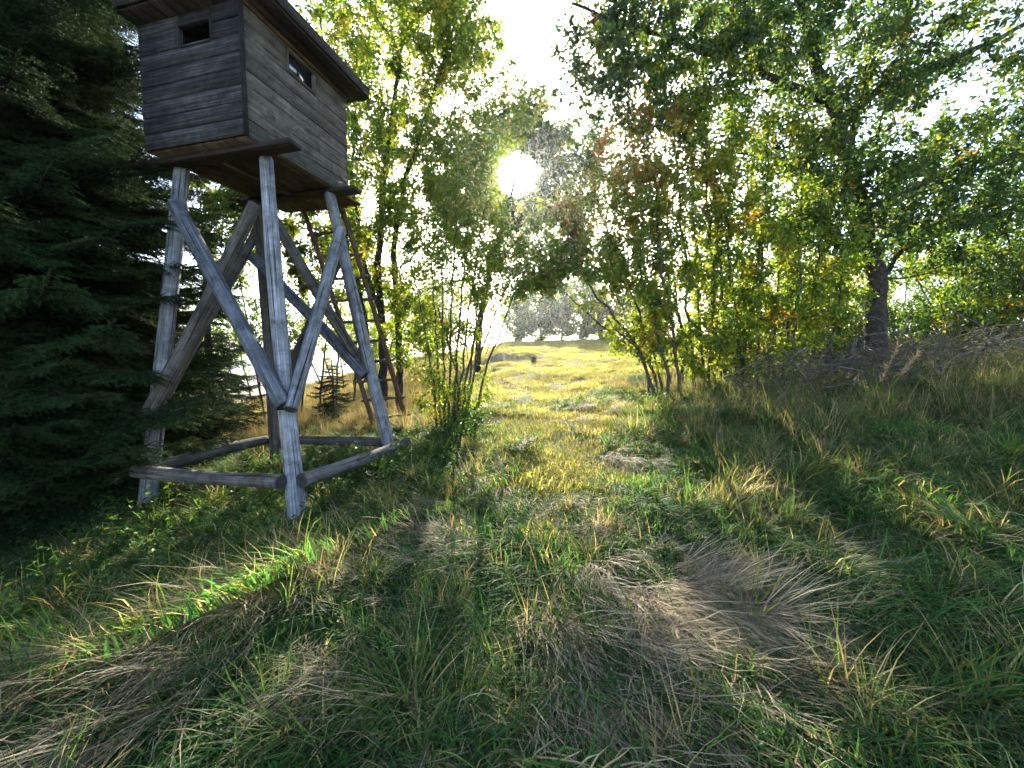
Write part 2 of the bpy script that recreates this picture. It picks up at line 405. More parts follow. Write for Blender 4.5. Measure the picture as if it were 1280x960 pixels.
# windows
def window(org_pt, ax, out_n, win, glass):
    a0, a1, z0, z1 = win
    c = org_pt - out_n * (TH / 2 + .01); zc = (z0 + z1) / 2 - org_pt[2]
    d_ = .075
    it = [(c + ax * a0 + UP * (z0 - org_pt[2]), c + ax * a0 + UP * (z1 - org_pt[2]), ax * .022, out_n * d_),
          (c + ax * a1 + UP * (z0 - org_pt[2]), c + ax * a1 + UP * (z1 - org_pt[2]), ax * .022, out_n * d_)]
    it2 = [(c + ax * (a0 + .0115) + UP * (z1 - org_pt[2]), c + ax * (a1 - .0115) + UP * (z1 - org_pt[2]), UP * .022, out_n * d_ * .96),
           (c + ax * (a0 + .0115) + UP * (z0 - org_pt[2]), c + ax * (a1 - .0115) + UP * (z0 - org_pt[2]), UP * .022, out_n * d_ * .96)]
    wm = M_SIDE if glass else M_FRONT
    fr = link('window', boxes_mesh('window', it[:1] + it2[:1], HB, 1.1), wm, hide)
    link('jamb', boxes_mesh('jamb', it[1:], HB, 1.5), wm, fr); link('sill', boxes_mesh('sill', it2[1:], HB, 1.0), wm, fr)
    if glass:
        g = c - out_n * .012
        pm = boxes_mesh('pane', [(g + ax * (a0 + .012) + UP * zc, g + ax * (a1 - .012) + UP * zc, UP * (z1 - z0 - .024), out_n * .004)], HB)
        m, t = newmat('window_glass'); p = N(t, 'ShaderNodeBsdfPrincipled'); p.inputs['Base Color'].default_value = (.02, .022, .025, 1)
        p.inputs['Roughness'].default_value = .03; p.inputs['IOR'].default_value = 2.2
        o = N(t, 'ShaderNodeOutputMaterial'); t.links.new(p.outputs[0], o.inputs['Surface'])
        link('pane', pm, m, fr)
window(T(0, 0, ZF), L_, -R_, win_f, False)
window(T(0, 0, ZF), R_, -L_, win_s, True)
# corner trim strip on the near corner
link('corner_strip', plank_mesh('corner_strip', T(-.004, -.014, ZF - .02), T(-.004, -.014, ZT), L_ * .024, R_ * .05, HB, .55), M_FRONT, hide)
# floor
DECK = 1.83 * SC
fl = link('floor', boxes_mesh('floor', [(T(.12, WID / 2, ZF - .045), T(DECK - .15, WID / 2, ZF - .045), L_ * .08, UP * .045)], HB, .8), M_UNDER, hide)
nb_ = 9; bw = (WID - .03) / nb_
for i in range(nb_):
    lc = .015 + bw * (i + .5)
    link('floor_board', plank_mesh('floor_board', T(.03, lc, ZF - .004), T(DECK + rng.uniform(-.05, .03), lc, ZF - .004), L_ * (bw - .004), UP * .032, HB, rng.uniform(.7, 1.25), ch=.004), M_UNDER, fl)
# two cross beams under the floor
zb = ZF - .055
pa = at_z(383, 190, zb); pb = at_z(186, 217, zb)
ra_, la = np.dot(pa - P0, R_), np.dot(pa - P0, L_); lb = np.dot(pb - P0, L_)
rn = .20 * SC
for k, (rr, l0, l1_) in enumerate(((rn, la, max(lb, WID + .1)), (float(np.dot(at_z(447, 237, zb) - P0, R_)), float(np.dot(at_z(447, 237, zb) - P0, L_)), WID + .22))):
    link('beam', plank_mesh('beam', T(rr, l0, zb), T(rr, l1_, zb), R_ * .20, UP * .06, HB, .8, ch=.008, segs=4, wave=.004), M_ROOF, hide)
# roof: flat deck on boards with a deep eave
zr = ZT + .035; e = .25 * SC; e2 = .05 * SC; ef = .15 * SC; eb = .10 * SC
rf = link('roof', boxes_mesh('roof', [(T(-ef - .02, (WID + e2 - e) / 2, zr + .125), T(LEN + eb + .02, (WID + e2 - e) / 2, zr + .135), L_ * (WID + e + e2 + .05), UP * .02)], HB, .5), plain_noise_mat('roofing_felt', (.02, .02, .02), (.06, .06, .055), 20), hide)
nbr = 11; bw = (WID + e + e2) / nbr
for i in range(nbr):
    lc = -e + bw * (i + .5)
    link('roof_board', plank_mesh('roof_board', T(-ef, lc, zr), T(LEN + eb, lc, zr), L_ * (bw - .006), UP * .03, HB, rng.uniform(.6, 1.2), ch=.004), M_ROOF, rf)
for (a, b, wv) in ((T(-ef - .002, -e - .014, zr + .062), T(LEN + eb + .002, -e - .014, zr + .062), L_), (T(-ef - .002, WID + e2 + .014, zr + .062), T(LEN + eb + .002, WID + e2 + .014, zr + .062), L_),
                   (T(-ef - .015, -e, zr + .062), T(-ef - .015, WID + e2, zr + .062), R_), (T(LEN + eb + .015, -e, zr + .062), T(LEN + eb + .015, WID + e2, zr + .062), R_)):
    link('fascia', plank_mesh('fascia', a, b, UP * .105, wv * .026, HB, rng.uniform(.6, .9), segs=3, wave=.004), M_ROOF, rf)
for (a, b, wv) in ((T(-.01, -.012, ZT + .004), T(LEN, -.012, ZT + .004), L_),):
    link('trim', plank_mesh('trim', a, b, UP * .06, wv * .026, HB, 1.25), M_UNDER, rf)
# legs
ZL = zb - .04
tops = {'A': at_z(332, 199, ZL), 'B': at_z(228, 213, ZL), 'C': at_z(411, 243, ZL)}
ztop = ZL + .01
tops['D'] = tops['B'] + tops['C'] - tops['A']
lowz = {'A': zz(.5), 'B': zz(.40), 'C': zz(.47), 'D': zz(.44)}
lows = {'A': at_z(367, 598, lowz['A']), 'B': at_z(191, 585, lowz['B']), 'C': at_z(487, 556, lowz['C']), 'D': at_z(344, 550, lowz['D'])}
def along(k, z):
    a, b = tops[k], lows[k]; return a + (b - a) * ((z - a[2]) / (b[2] - a[2]))
feet = {}
for k, rr in (('A', (.079, .094)), ('B', (.082, .092)), ('C', (.075, .09)), ('D', (.065, .08))):
    z = lowz[k] - 1.0; ft = along(k, z)
    for _ in range(12): ft = along(k, float(H(ft[0], ft[1])) - .12)
    feet[k] = ft
    link('leg', log_mesh('leg', along(k, ZL + .03), ft, rr[0], rr[1], HB, tone={'A': 1.12, 'B': .95, 'C': .9, 'D': .8}[k], segs=12, bend=.014), {'A': M_LEG, 'B': M_LEG, 'C': M_LEG, 'D': M_BLOG}[k], hide)
def on_leg_plane(px, py, k1, k2, off):
    """point on the (slanted) plane through two legs, pushed outwards by off"""
    n = nz(np.cross(lows[k1] - tops[k1], tops[k2] - tops[k1]))
    mid = (tops['A'] + tops['B'] + tops['C'] + tops['D']) / 4
    if np.dot(n, tops[k1] - mid) < 0: n = -n
    return on_wall(px, py, tops[k1] + n * off, n)
def brace(k1, k2, p1, p2, off, r0, r1, mat, tone=1.0, ex=.0):
    a, b = on_leg_plane(*p1, k1, k2, off), on_leg_plane(*p2, k1, k2, off)
    d = nz(b - a)
    link('brace', log_mesh('brace', a - d * ex, b + d * ex, r0, r1, HB, tone=tone, segs=9), mat, hide)
brace('A', 'B', (217, 252), (356, 508), .145, .085, .078, M_BRACE, .95)
brace('A', 'B', (320, 254), (181, 528), -.155, .07, .085, M_BLOG, .95)
brace('A', 'C', (427, 288), (362, 513), .15, .075, .072, M_LEG, .85)
brace('A', 'C', (342, 274), (470, 486), -.15, .068, .07, M_BLOG, .8)
brace('D', 'C', (316, 320), (456, 470), -.14, .07, .075, M_BRACE, .8)
brace('D', 'C', (432, 300), (350, 492), .14, .07, .07, M_BLOG, .55)
brace('D', 'B', (322, 285), (205, 500), .14, .065, .07, M_BLOG, .8)
# logs nailed round the feet
def rail(p, q, r0, r1, mat, tone=1.0): link('rail', log_mesh('rail', p, q, r0, r1, HB, tone=tone, segs=9), mat, hide)
mid = (lows['A'] + lows['B'] + lows['C'] + lows['D']) / 4; mid[2] = 0
def outw(k, d):
    v = lows[k] - mid; v[2] = 0; return nz(v) * d
nAB = nz(np.cross(lows['B'] - lows['A'], UP)); nAB = nAB if np.dot(nAB, lows['A'] - lows['D']) > 0 else -nAB
nAC = nz(np.cross(lows['C'] - lows['A'], UP)); nAC = nAC if np.dot(nAC, lows['A'] - lows['D']) > 0 else -nAC
dAB, dAC = nz(lows['B'] - lows['A']), nz(lows['C'] - lows['A'])
rail(lows['A'] + nAB * .17 - dAB * .02, lows['B'] + nAB * .15 + dAB * .03, .072, .078, M_BLOG, .95)
rail(lows['A'] + nAC * .165 - dAC * .06, lows['C'] + nAC * .15 + dAC * .22, .078, .072, M_BLOG, 1.15)
rail(lows['B'] - nAC * .15 - UP * .02, lows['D'] - nAC * .14, .075, .07, M_BLOG, .8)
rail(lows['D'] - nAB * .14 - dAC * .0, lows['C'] - nAB * .15, .07, .07, M_BLOG, .75)

# ladder at the back
def lad_bottom(px, py):
    p = ground_hit(px, py); return p
lb_l, lb_r = T(2.86 * SC, .55 * SC, 0), T(3.02 * SC, .01 * SC, 0)
for v in (lb_l, lb_r): v[2] = float(H(v[0], v[1])) - .05
zl = ZF + .25
lt_l = T(DECK - .02, 1.03 * SC, zl); lt_r = T(DECK - .0, .42 * SC, zl)
lad0 = (lb_l + lb_r) / 2
ladder = empty('ladder', lad0, label='red-brown pole ladder leaning against the back of the raised hide', cat='ladder')
for a, b in ((lb_l, lt_l), (lb_r, lt_r)): link('side_rail', log_mesh('side_rail', a, b, .048, .04, lad0, sides=9, segs=8, tone=.9), M_LAD, ladder)
for i in range(11):
    f = (i + .7) / 11.4
    a, b = lb_l + (lt_l - lb_l) * f, lb_r + (lt_r - lb_r) * f; d = nz(b - a)
    link('rung', log_mesh('rung', a - d * .1 + UP * .04, b + d * .1 + UP * .04, .026, .026, lad0, sides=7, segs=3, tone=rng.uniform(.8, 1.2), bend=.005), M_LAD, ladder)

# ------------------------------------------------------------------ trees
def densify(poly, step):
    poly = [np.asarray(p_, float) for p_ in poly]; outp = [poly[0]]
    for a, b in zip(poly[:-1], poly[1:]):
        n = max(1, int(np.linalg.norm(b - a) / step))
        for i in range(1, n + 1): outp.append(a + (b - a) * i / n)
    outp = np.array(outp)
    for _ in range(2):
        if len(outp) > 2: outp[1:-1] = outp[1:-1] * .5 + (outp[:-2] + outp[2:]) * .25
    return outp
class Skel:
    def __init__(s): s.P = []; s.par = []; s.r = []; s.plen = []; s.stem = []
    def stem_line(s, poly, r0, r1, root=None, step=.22, jit=.012, rg=rng):
        pts = densify(poly, step); prev = -1
        if root is not None and len(s.P): prev = int(np.argmin(np.linalg.norm(np.array(s.P) - pts[0], axis=1)))
        first = len(s.P)
        for i, p_ in enumerate(pts):
            if i == 0 and prev >= 0: continue
            q_ = p_ + rg.normal(0, jit, 3) * (i > 0)
            pl = 0 if prev < 0 else s.plen[prev] + np.linalg.norm(q_ - s.P[prev])
            s.P.append(q_); s.par.append(prev); s.plen.append(pl); s.stem.append(True)
            s.r.append(r0 + (r1 - r0) * i / max(1, len(pts) - 1)); prev = len(s.P) - 1
    def fill(s, targets, bf=.35, no_low=None):
        P = np.array(s.P); plen = np.array(s.plen)
        ok = np.array([k for k in range(len(P)) if no_low is None or P[k][2] > no_low] or list(range(len(P))))
        T_ = np.asarray(targets); T_ = T_[~in_lane(T_, np.random.default_rng(5))]
        v = T_ - EYE; a = v @ SUN; T_ = T_[np.linalg.norm(v - a[:, None] * SUN, axis=1) > SUN_GAP * a]; n = len(T_)
        D = np.linalg.norm(T_[:, None, :] - P[None, ok, :], axis=2) + bf * plen[None, ok]
        # branches prefer to start below the point that they reach
        D += .5 * np.maximum(0, P[None, ok, 2] - T_[:, None, 2])
        bi = D.argmin(1); best = D[np.arange(n), bi]; par = ok[bi]
        open_ = np.ones(n, bool)
        for _ in range(n):
            i = int(np.argmin(np.where(open_, best, 1e9))); open_[i] = False
            pi = int(par[i]); q_ = T_[i]; a = s.P[pi]; dist = np.linalg.norm(q_ - a)
            k = max(1, int(dist / .35)); prev = pi
            for j in range(1, k + 1):
                c = a + (q_ - a) * j / k
                if j < k: c = c + rng.normal(0, .025, 3) + np.array([0, 0, -.05 * dist * math.sin(math.pi * j / k)])
                s.P.append(c); s.par.append(prev); s.plen.append(s.plen[prev] + dist / k); s.stem.append(False); s.r.append(0); prev = len(s.P) - 1
            cst = np.linalg.norm(T_ - q_, axis=1) + bf * s.plen[prev] + .5 * np.maximum(0, q_[2] - T_[:, 2])
            up = open_ & (cst < best); best[up] = cst[up]; par[up] = prev
    def radii(s, tip=.0035, ex=2.35):
        n = len(s.P); acc = np.zeros(n); r = np.zeros(n)
        for i in range(n - 1, -1, -1):
            r[i] = max(acc[i] ** (1 / ex) if acc[i] > 0 else tip, s.r[i])
            if not s.stem[i]: pass
            if s.par[i] >= 0:
                if not s.stem[i] or True: acc[s.par[i]] += min(r[i], .05) ** ex if s.stem[s.par[i]] else r[i] ** ex
        for i in range(n):
            if s.stem[i]: r[i] = max(s.r[i], tip)
            if s.par[i] >= 0: r[i] = min(r[i], r[s.par[i]] * .98)
        s.R = r
    def tubes(s, org, minr=0.0, kthick=9, kthin=4, only=None):
        n = len(s.P); P = np.array(s.P); ch = [[] for _ in range(n)]
        for i in range(n):
            if s.par[i] >= 0: ch[s.par[i]].append(i)
        done = np.zeros(n, bool); V = []; Fq = []; nv = 0
        starts = [i for i in range(n) if s.par[i] < 0]
        st = list(starts)
        while st:
            i = st.pop(); chain = [i] if s.par[i] < 0 else [s.par[i], i]
            cur = i
            while ch[cur]:
                c = sorted(ch[cur], key=lambda q_: -s.R[q_])
                nxt = next((q_ for q_ in c if s.stem[q_] == s.stem[cur]), c[0])
                st += [q_ for q_ in c if q_ != nxt]; chain.append(nxt); cur = nxt
            if len(chain) < 2: continue
            pts = P[chain]; rad = s.R[chain].copy()
            if s.par[i] >= 0: rad[0] = rad[1]
            if rad.max() < minr: continue
            k = kthick if rad.max() > .05 else (6 if rad.max() > .02 else kthin)
            tang = np.gradient(pts, axis=0); tang = nz(tang)
            ref = np.array([0, 0, 1.0]) if abs(tang[0][2]) < .9 else np.array([1.0, 0, 0])
            u = nz(np.cross(tang[0], ref)); m_ = len(pts)
            an = np.arange(k) * 2 * math.pi / k
            bump = 1 + rng.normal(0, .07, (m_, k)) * (rad[:, None] > .03)
            for j in range(m_):
                u = nz(u - tang[j] * np.dot(u, tang[j])); v = np.cross(tang[j], u)
                V.append(pts[j] + (np.cos(an)[:, None] * u + np.sin(an)[:, None] * v) * (rad[j] * bump[j])[:, None] - org)
            ii = nv + np.arange(m_ * k).reshape(m_, k)
            jj = np.roll(ii, -1, axis=1)
            Fq.append(np.stack([ii[:-1], jj[:-1], jj[1:], ii[1:]], -1).reshape(-1, 4)); nv += m_ * k
        return np.concatenate(V), np.concatenate(Fq)
# chinks in the foliage: where the photo shows sun on the shaded ground, the way to the sun is clear of most leaves
LANES = [(ground_hit(px, py, .13), r_) for px, py, r_ in ((385, 765, .26), (345, 790, .28), (300, 825, .28), (245, 865, .26), (190, 910, .24), (130, 945, .22), (430, 740, .2), (470, 715, .18), (690, 560, .5), (640, 600, .45), (760, 580, .5), (705, 635, .42), (630, 680, .32), (690, 690, .25),
                                                    (640, 740, .2), (990, 905, .22), (1130, 900, .2), (930, 625, .3), (1015, 655, .25), (850, 600, .35), (560, 650, .2), (600, 640, .3), (1150, 620, .25), (1240, 690, .22), (40, 900, .2), (830, 740, .2), (510, 720, .14))]
def in_lane(pos, rg):
    drop = np.zeros(len(pos), bool)
    for g, r_ in LANES:
        v = pos - g; a = v @ SUN; d = np.linalg.norm(v - a[:, None] * SUN, axis=1)
        drop |= (a > 0) & (d < r_ * rg.uniform(.75, 1.2, len(pos)))
    return drop & (rg.uniform(0, 1, len(pos)) < .97)
def leaf_geo(Pn, D, Nn, Ln, Wn, droop=.15, fold=.18):
    Sd = nz(np.cross(D, Nn)); Nn = np.cross(Sd, D)
    Ln = Ln[:, None]; Wn = Wn[:, None]
    v0 = Pn; f = Nn * Wn * fold
    a = Pn + D * Ln * .32; b = Pn + D * Ln * .70 - Nn * Ln * droop * .5; tip = Pn + D * Ln - Nn * Ln * droop
    V = np.stack([v0, a + Sd * Wn * .5 + f, b + Sd * Wn * .40 + f, tip, b - Sd * Wn * .40 + f, a - Sd * Wn * .5 + f], 1)
    n = len(Pn); k = np.arange(n)[:, None] * 6
    return V.reshape(-1, 3), np.concatenate([k + np.array([[0, 1, 2, 3]]), k + np.array([[0, 3, 4, 5]])])
def ellip(c, r, n, rg, clump=.0):
    v = rg.normal(size=(n, 3)); v /= np.linalg.norm(v, axis=1, keepdims=True)
    v *= rg.uniform(0, 1, (n, 1)) ** (1 / 2.6)
    return np.asarray(c) + v * np.asarray(r)
GREEN = [((.055, .115, .03), 5), ((.075, .14, .028), 4), ((.04, .09, .035), 3), ((.12, .16, .03), 1)]
LIME = [((.12, .19, .022), 5), ((.17, .22, .028), 4), ((.085, .15, .028), 3), ((.26, .23, .035), 1.3)]
TEAL = [((.062, .13, .045), 5), ((.09, .16, .038), 4), ((.048, .095, .045), 3), ((.15, .19, .032), 2.5)]
AUT = [((.30, .15, .03), 3), ((.26, .21, .03), 5), ((.28, .09, .04), .5), ((.14, .16, .03), 3)]
def pick(pal, n, rg):
    c = np.array([p_[0] for p_ in pal]); wt = np.array([p_[1] for p_ in pal], float); wt /= wt.sum()
    return c[rg.choice(len(pal), n, p=wt)]
SUN_GAP = 0.049      # a clear lane through the leaves along which the sun is seen
def crown_leaves(sk, rg, n, size, pal, thr=.016, spread=.105, mask=None, autumn=None, aspect=.55, sun_gap=True):
    P = np.array(sk.P); par = np.array(sk.par)
    ok = np.where((sk.R < thr) & (par >= 0))[0]
    if mask is not None: ok = ok[mask(P[ok])]
    k = rg.choice(ok, n)
    nodecol = pick(pal, len(P), rg) * rg.uniform(.75, 1.25, (len(P), 1))
    if autumn is not None:
        f = autumn(P) > rg.uniform(0, 1, len(P)); nodecol[f] = pick(AUT, int(f.sum()), rg)
    t_ = rg.uniform(0, 1, (n, 1)); base = P[k] * (1 - t_) + P[par[k]] * t_
    o = rg.normal(0, 1, (n, 3)) * spread * rg.uniform(.15, 1, (n, 1)) ** 1.2; pos = base + o
    D = nz(nz(o) + rg.normal(0, .6, (n, 3)) + np.array([0, 0, -.25])); Nn = nz(rg.normal(0, .75, (n, 3)) + np.array([0, 0, .7]))
    Ls = size * rg.uniform(.45, 1.4, n)
    col = nodecol[k] * rg.uniform(.8, 1.2, (n, 1))
    odd = rg.uniform(0, 1, n) < .3; col[odd] = pick(pal, int(odd.sum()), rg)
    if sun_gap:
        v = pos - EYE; along_ = v @ SUN; perp = np.linalg.norm(v - along_[:, None] * SUN, axis=1)
        keep = perp > SUN_GAP * along_ * rg.uniform(.8, 1.05, n)
        pos, D, Nn, Ls, col = pos[keep], D[keep], Nn[keep], Ls[keep], col[keep]
    keep = ~in_lane(pos, rg); pos, D, Nn, Ls, col = pos[keep], D[keep], Nn[keep], Ls[keep], col[keep]
    V, Fq = leaf_geo(pos, D, Nn, Ls, Ls * aspect)
    return V, Fq, np.repeat(col, 6, axis=0)
def tree(name, label, cat, sk, seed, nleaf, size, pal, bark=M_BARK, group=None, **kw):
    rg = np.random.default_rng(seed)
    sk.radii()
    org = np.array(sk.P[0]).copy(); org[2] = float(H(org[0], org[1]))
    e_ = empty(name, org, label=label, cat=cat, group=group)
    V, Fq = sk.tubes(org)
    link('trunk', mesh('trunk', V, [Fq], smooth=True), bark, e_)
    V, Fq, col = crown_leaves(sk, rg, nleaf, size, pal, **kw)
    cr = link('crown', mesh('crown', V - org, [Fq], col=col), M_LEAF, e_); cr['kind'] = 'stuff'
    return e_
def root(px, py, Y):
    p_ = at_y(px, py, Y); p_[2] = float(H(p_[0], p_[1])) - .1; return p_
def blob(px, py, Y, rx, rz, ry, n, rg):
    """n target points in a blob whose radii are photo pixels (rx, rz) at depth Y and metres in depth (ry)"""
    return ellip(at_y(px, py, Y), (rx / F * Y, ry, rz / F * Y), n, rg)

# -- tall many-stemmed tree behind the hide
rg = np.random.default_rng(21); sk = Skel(); Yd = 9.4
b0 = root(480, 500, Yd)
sk.stem_line([b0, at_y(478, 420, Yd), at_y(472, 330, Yd), at_y(482, 200, Yd), at_y(500, 80, Yd), at_y(515, -80, Yd)], .10, .03, rg=rg)
sk.stem_line([root(500, 505, Yd + .3), at_y(498, 400, Yd + .3), at_y(491, 310, Yd + .3), at_y(508, 220, Yd + .3), at_y(545, 110, Yd), at_y(580, -10, Yd)], .095, .025, rg=rg)
sk.stem_line([root(474, 500, Yd - .2), at_y(452, 380, Yd - .2), at_y(428, 280, Yd - .2), at_y(412, 160, Yd), at_y(400, 20, Yd)], .085, .02, rg=rg)
sk.stem_line([at_y(478, 400, Yd), at_y(452, 320, Yd - .4), at_y(440, 230, Yd - .6), at_y(445, 120, Yd - .6)], .05, .015, root=1, rg=rg)
tg = np.concatenate([blob(500, 120, Yd, 90, 150, 1.6, 230, rg), blob(570, 120, Yd, 70, 130, 1.4, 190, rg), blob(590, 230, Yd, 55, 80, 1.1, 110, rg), blob(420, 10, Yd, 90, 120, 1.5, 120, rg),
                     blob(480, 290, Yd, 60, 70, 1.1, 90, rg), blob(500, -70, Yd, 110, 90, 1.5, 110, rg), blob(560, 10, Yd - .5, 55, 70, 1, 70, rg), blob(645, 130, Yd, 40, 50, .9, 40, rg), blob(450, 200, Yd - .4, 50, 100, 1, 80, rg), blob(520, 380, Yd, 60, 70, 1, 90, rg), blob(590, 310, Yd, 60, 70, 1, 110, rg), blob(640, 330, Yd, 45, 50, 1, 60, rg), blob(460, 100, Yd, 60, 120, 1.2, 130, rg), blob(530, 230, Yd, 70, 80, 1.2, 130, rg), blob(440, 330, Yd, 45, 70, 1, 70, rg), blob(570, 20, Yd, 60, 70, 1.2, 90, rg)])
sk.fill(tg, .3, no_low=b0[2] + 1.6)
tree('leafy_tree', 'tall many-stemmed green tree rising just behind the raised hide', 'tree', sk, 22, 84000, .078, LIME, autumn=lambda P: .02 * np.ones(len(P)))

# -- lime bush behind the hide, seen under its floor
rg = np.random.default_rng(31); sk = Skel(); Yd = 11.5
for k in range(6): sk.stem_line([root(330 + k * 22, 470, Yd), at_y(310 + k * 30 + rg.normal(0, 12), 380, Yd), at_y(290 + k * 34 + rg.normal(0, 12), 300, Yd)], .03, .012, rg=rg)
sk.fill(np.concatenate([blob(280, 270, Yd, 60, 70, 1.2, 110, rg), blob(390, 290, Yd, 70, 80, 1.2, 130, rg), blob(330, 230, Yd, 70, 60, 1.2, 80, rg)]), .3)
tree('shrub', 'bright lime-green shrub behind the hide, showing between its legs', 'shrub', sk, 32, 26000, .10, LIME, bark=M_BARK2)

# -- thicket bush right of the hide, at the edge of the track
rg = np.random.default_rng(41); sk = Skel(); Yd = 7.0
tops_ = [(515, 330), (535, 270), (552, 300), (570, 230), (590, 210), (606, 260), (622, 300), (640, 340), (545, 380), (600, 350), (660, 330)]
for k, (a, b) in enumerate(tops_):
    bx = 548 + k * 4
    sk.stem_line([root(bx, 530, Yd), at_y(bx + (a - bx) * .2, 480, Yd + rg.normal(0, .1)), at_y(bx + (a - bx) * .55, (480 + b) / 2, Yd + rg.normal(0, .25)), at_y(a, b, Yd + rg.normal(0, .4))], .026, .008, rg=rg)
sk.fill(np.concatenate([blob(570, 330, Yd, 85, 100, .9, 130, rg), blob(540, 420, Yd, 55, 60, .7, 50, rg), blob(640, 365, Yd, 55, 45, .6, 60, rg), blob(610, 230, Yd, 60, 60, .8, 50, rg), blob(565, 490, Yd, 55, 40, .6, 60, rg)]), .35)
tree('bush', 'slender many-stemmed bush at the edge of the mown track beside the hide', 'bush', sk, 42, 15000, .055, LIME, bark=M_BARK2, spread=.11)

# -- tree standing against the sun
rg = np.random.default_rng(51); sk = Skel(); Yd = 15.0
sk.stem_line([root(596, 455, Yd), at_y(600, 400, Yd), at_y(615, 330, Yd), at_y(635, 260, Yd), at_y(655, 180, Yd)], .13, .03, rg=rg)
sk.stem_line([at_y(615, 330, Yd), at_y(650, 300, Yd), at_y(700, 260, Yd)], .05, .015, root=1, rg=rg)
sk.fill(np.concatenate([blob(650, 220, Yd, 60, 70, 1.5, 150, rg), blob(695, 235, Yd, 50, 60, 1.3, 110, rg), blob(655, 165, Yd, 50, 40, 1.1, 110, rg), blob(610, 175, Yd, 40, 50, 1.1, 70, rg), blob(680, 165, Yd, 40, 35, 1.1, 60, rg), blob(595, 240, Yd, 55, 80, 1.3, 130, rg), blob(735, 210, Yd, 40, 60, 1.2, 80, rg), blob(645, 270, Yd, 50, 35, 1.3, 80, rg), blob(700, 290, Yd, 45, 30, 1.2, 60, rg)]), .3)
tree('leafy_tree', 'dark open tree standing against the glare of the low sun', 'tree', sk, 52, 48000, .12, TEAL, spread=.2)

# -- hazel thicket right of the track
rg = np.random.default_rng(61); sk = Skel(); Yd = 7.4
hz = [(822, 705, 305), (830, 745, 240), (842, 770, 180), (852, 800, 130), (868, 840, 100), (880, 862, 160), (893, 880, 90), (905, 915, 130), (918, 935, 200), (930, 900, 240), (945, 960, 170), (960, 985, 250), (975, 1010, 200), (990, 1000, 320), (838, 800, 330), (902, 870, 300), (1000, 1040, 250), (1015, 1030, 180), (1030, 1060, 300), (1045, 1015, 330), (856, 830, 220), (885, 900, 230), (925, 950, 300), (870, 820, 280), (950, 930, 330), (912, 890, 190), (968, 940, 230), (815, 760, 400), (826, 720, 380)]
for k, (bx, tx, ty) in enumerate(hz):
    yy = Yd + rg.uniform(-.5, .7)
    sk.stem_line([root(bx, 480, yy), at_y(bx + (tx - bx) * .12, 450, yy), at_y(bx + (tx - bx) * .45, 450 + (ty - 450) * .36, yy + rg.normal(0, .15)), at_y(bx + (tx - bx) * .8, 450 + (ty - 450) * .72, yy + rg.normal(0, .2)), at_y(tx, ty, yy)],
                 rg.uniform(.022, .038), .01, jit=.02, rg=rg)
sk.fill(np.concatenate([blob(770, 270, Yd, 65, 110, 1.0, 150, rg), blob(850, 230, Yd, 80, 130, 1.2, 210, rg), blob(930, 280, Yd, 80, 140, 1.2, 200, rg), blob(725, 345, Yd, 55, 50, .8, 110, rg), blob(690, 350, Yd, 40, 40, .7, 50, rg), blob(780, 370, Yd, 60, 60, .9, 80, rg), blob(860, 390, Yd, 80, 70, .9, 110, rg), blob(970, 390, Yd, 70, 70, .9, 110, rg), blob(900, 430, Yd, 90, 40, .9, 80, rg), blob(1025, 340, Yd + .3, 60, 100, .9, 150, rg), blob(690, 300, Yd, 50, 50, .8, 70, rg), blob(660, 350, Yd, 40, 35, .6, 40, rg), blob(800, 400, Yd, 40, 50, .8, 40, rg)]), .4)
def haut(P):
    c = at_y(775, 190, Yd); d = np.linalg.norm((P - c) / np.array([1.3, 2, 1.3]), axis=1)
    return .06 + .75 * np.exp(-d * d)
tree('hazel_thicket', 'yellow-green many-stemmed thicket with orange leaves beside the mown track', 'thicket', sk, 62, 74000, .072, LIME, bark=M_BARK2, autumn=haut, spread=.10)

# -- big tree on the right
rg = np.random.default_rng(71); sk = Skel(); Yd = 8.0
sk.stem_line([root(1094, 450, Yd), at_y(1095, 430, Yd), at_y(1097, 360, Yd), at_y(1083, 300, Yd), at_y(1068, 230, Yd), at_y(1050, 150, Yd), at_y(1015, 70, Yd), at_y(990, -60, Yd)], .19, .06, jit=.02, rg=rg)
sk.stem_line([at_y(1050, 150, Yd), at_y(1120, 95, Yd - .3), at_y(1200, 72, Yd - .6), at_y(1290, 25, Yd - .8)], .085, .03, root=1, rg=rg)
sk.stem_line([at_y(1040, 130, Yd), at_y(960, 95, Yd - .4), at_y(870, 60, Yd - .8), at_y(780, 30, Yd - 1), at_y(715, 5, Yd - 1)], .08, .02, root=1, rg=rg)
sk.stem_line([at_y(1075, 265, Yd), at_y(1140, 235, Yd - .4), at_y(1220, 215, Yd - .6), at_y(1290, 190, Yd - .6)], .055, .02, root=1, rg=rg)
sk.stem_line([at_y(1097, 360, Yd), at_y(1125, 310, Yd + .2), at_y(1180, 280, Yd + .2), at_y(1240, 270, Yd)], .05, .015, root=1, rg=rg)
sk.stem_line([at_y(1060, 190, Yd), at_y(1085, 90, Yd + .3), at_y(1110, -10, Yd + .3)], .07, .02, root=1, rg=rg)
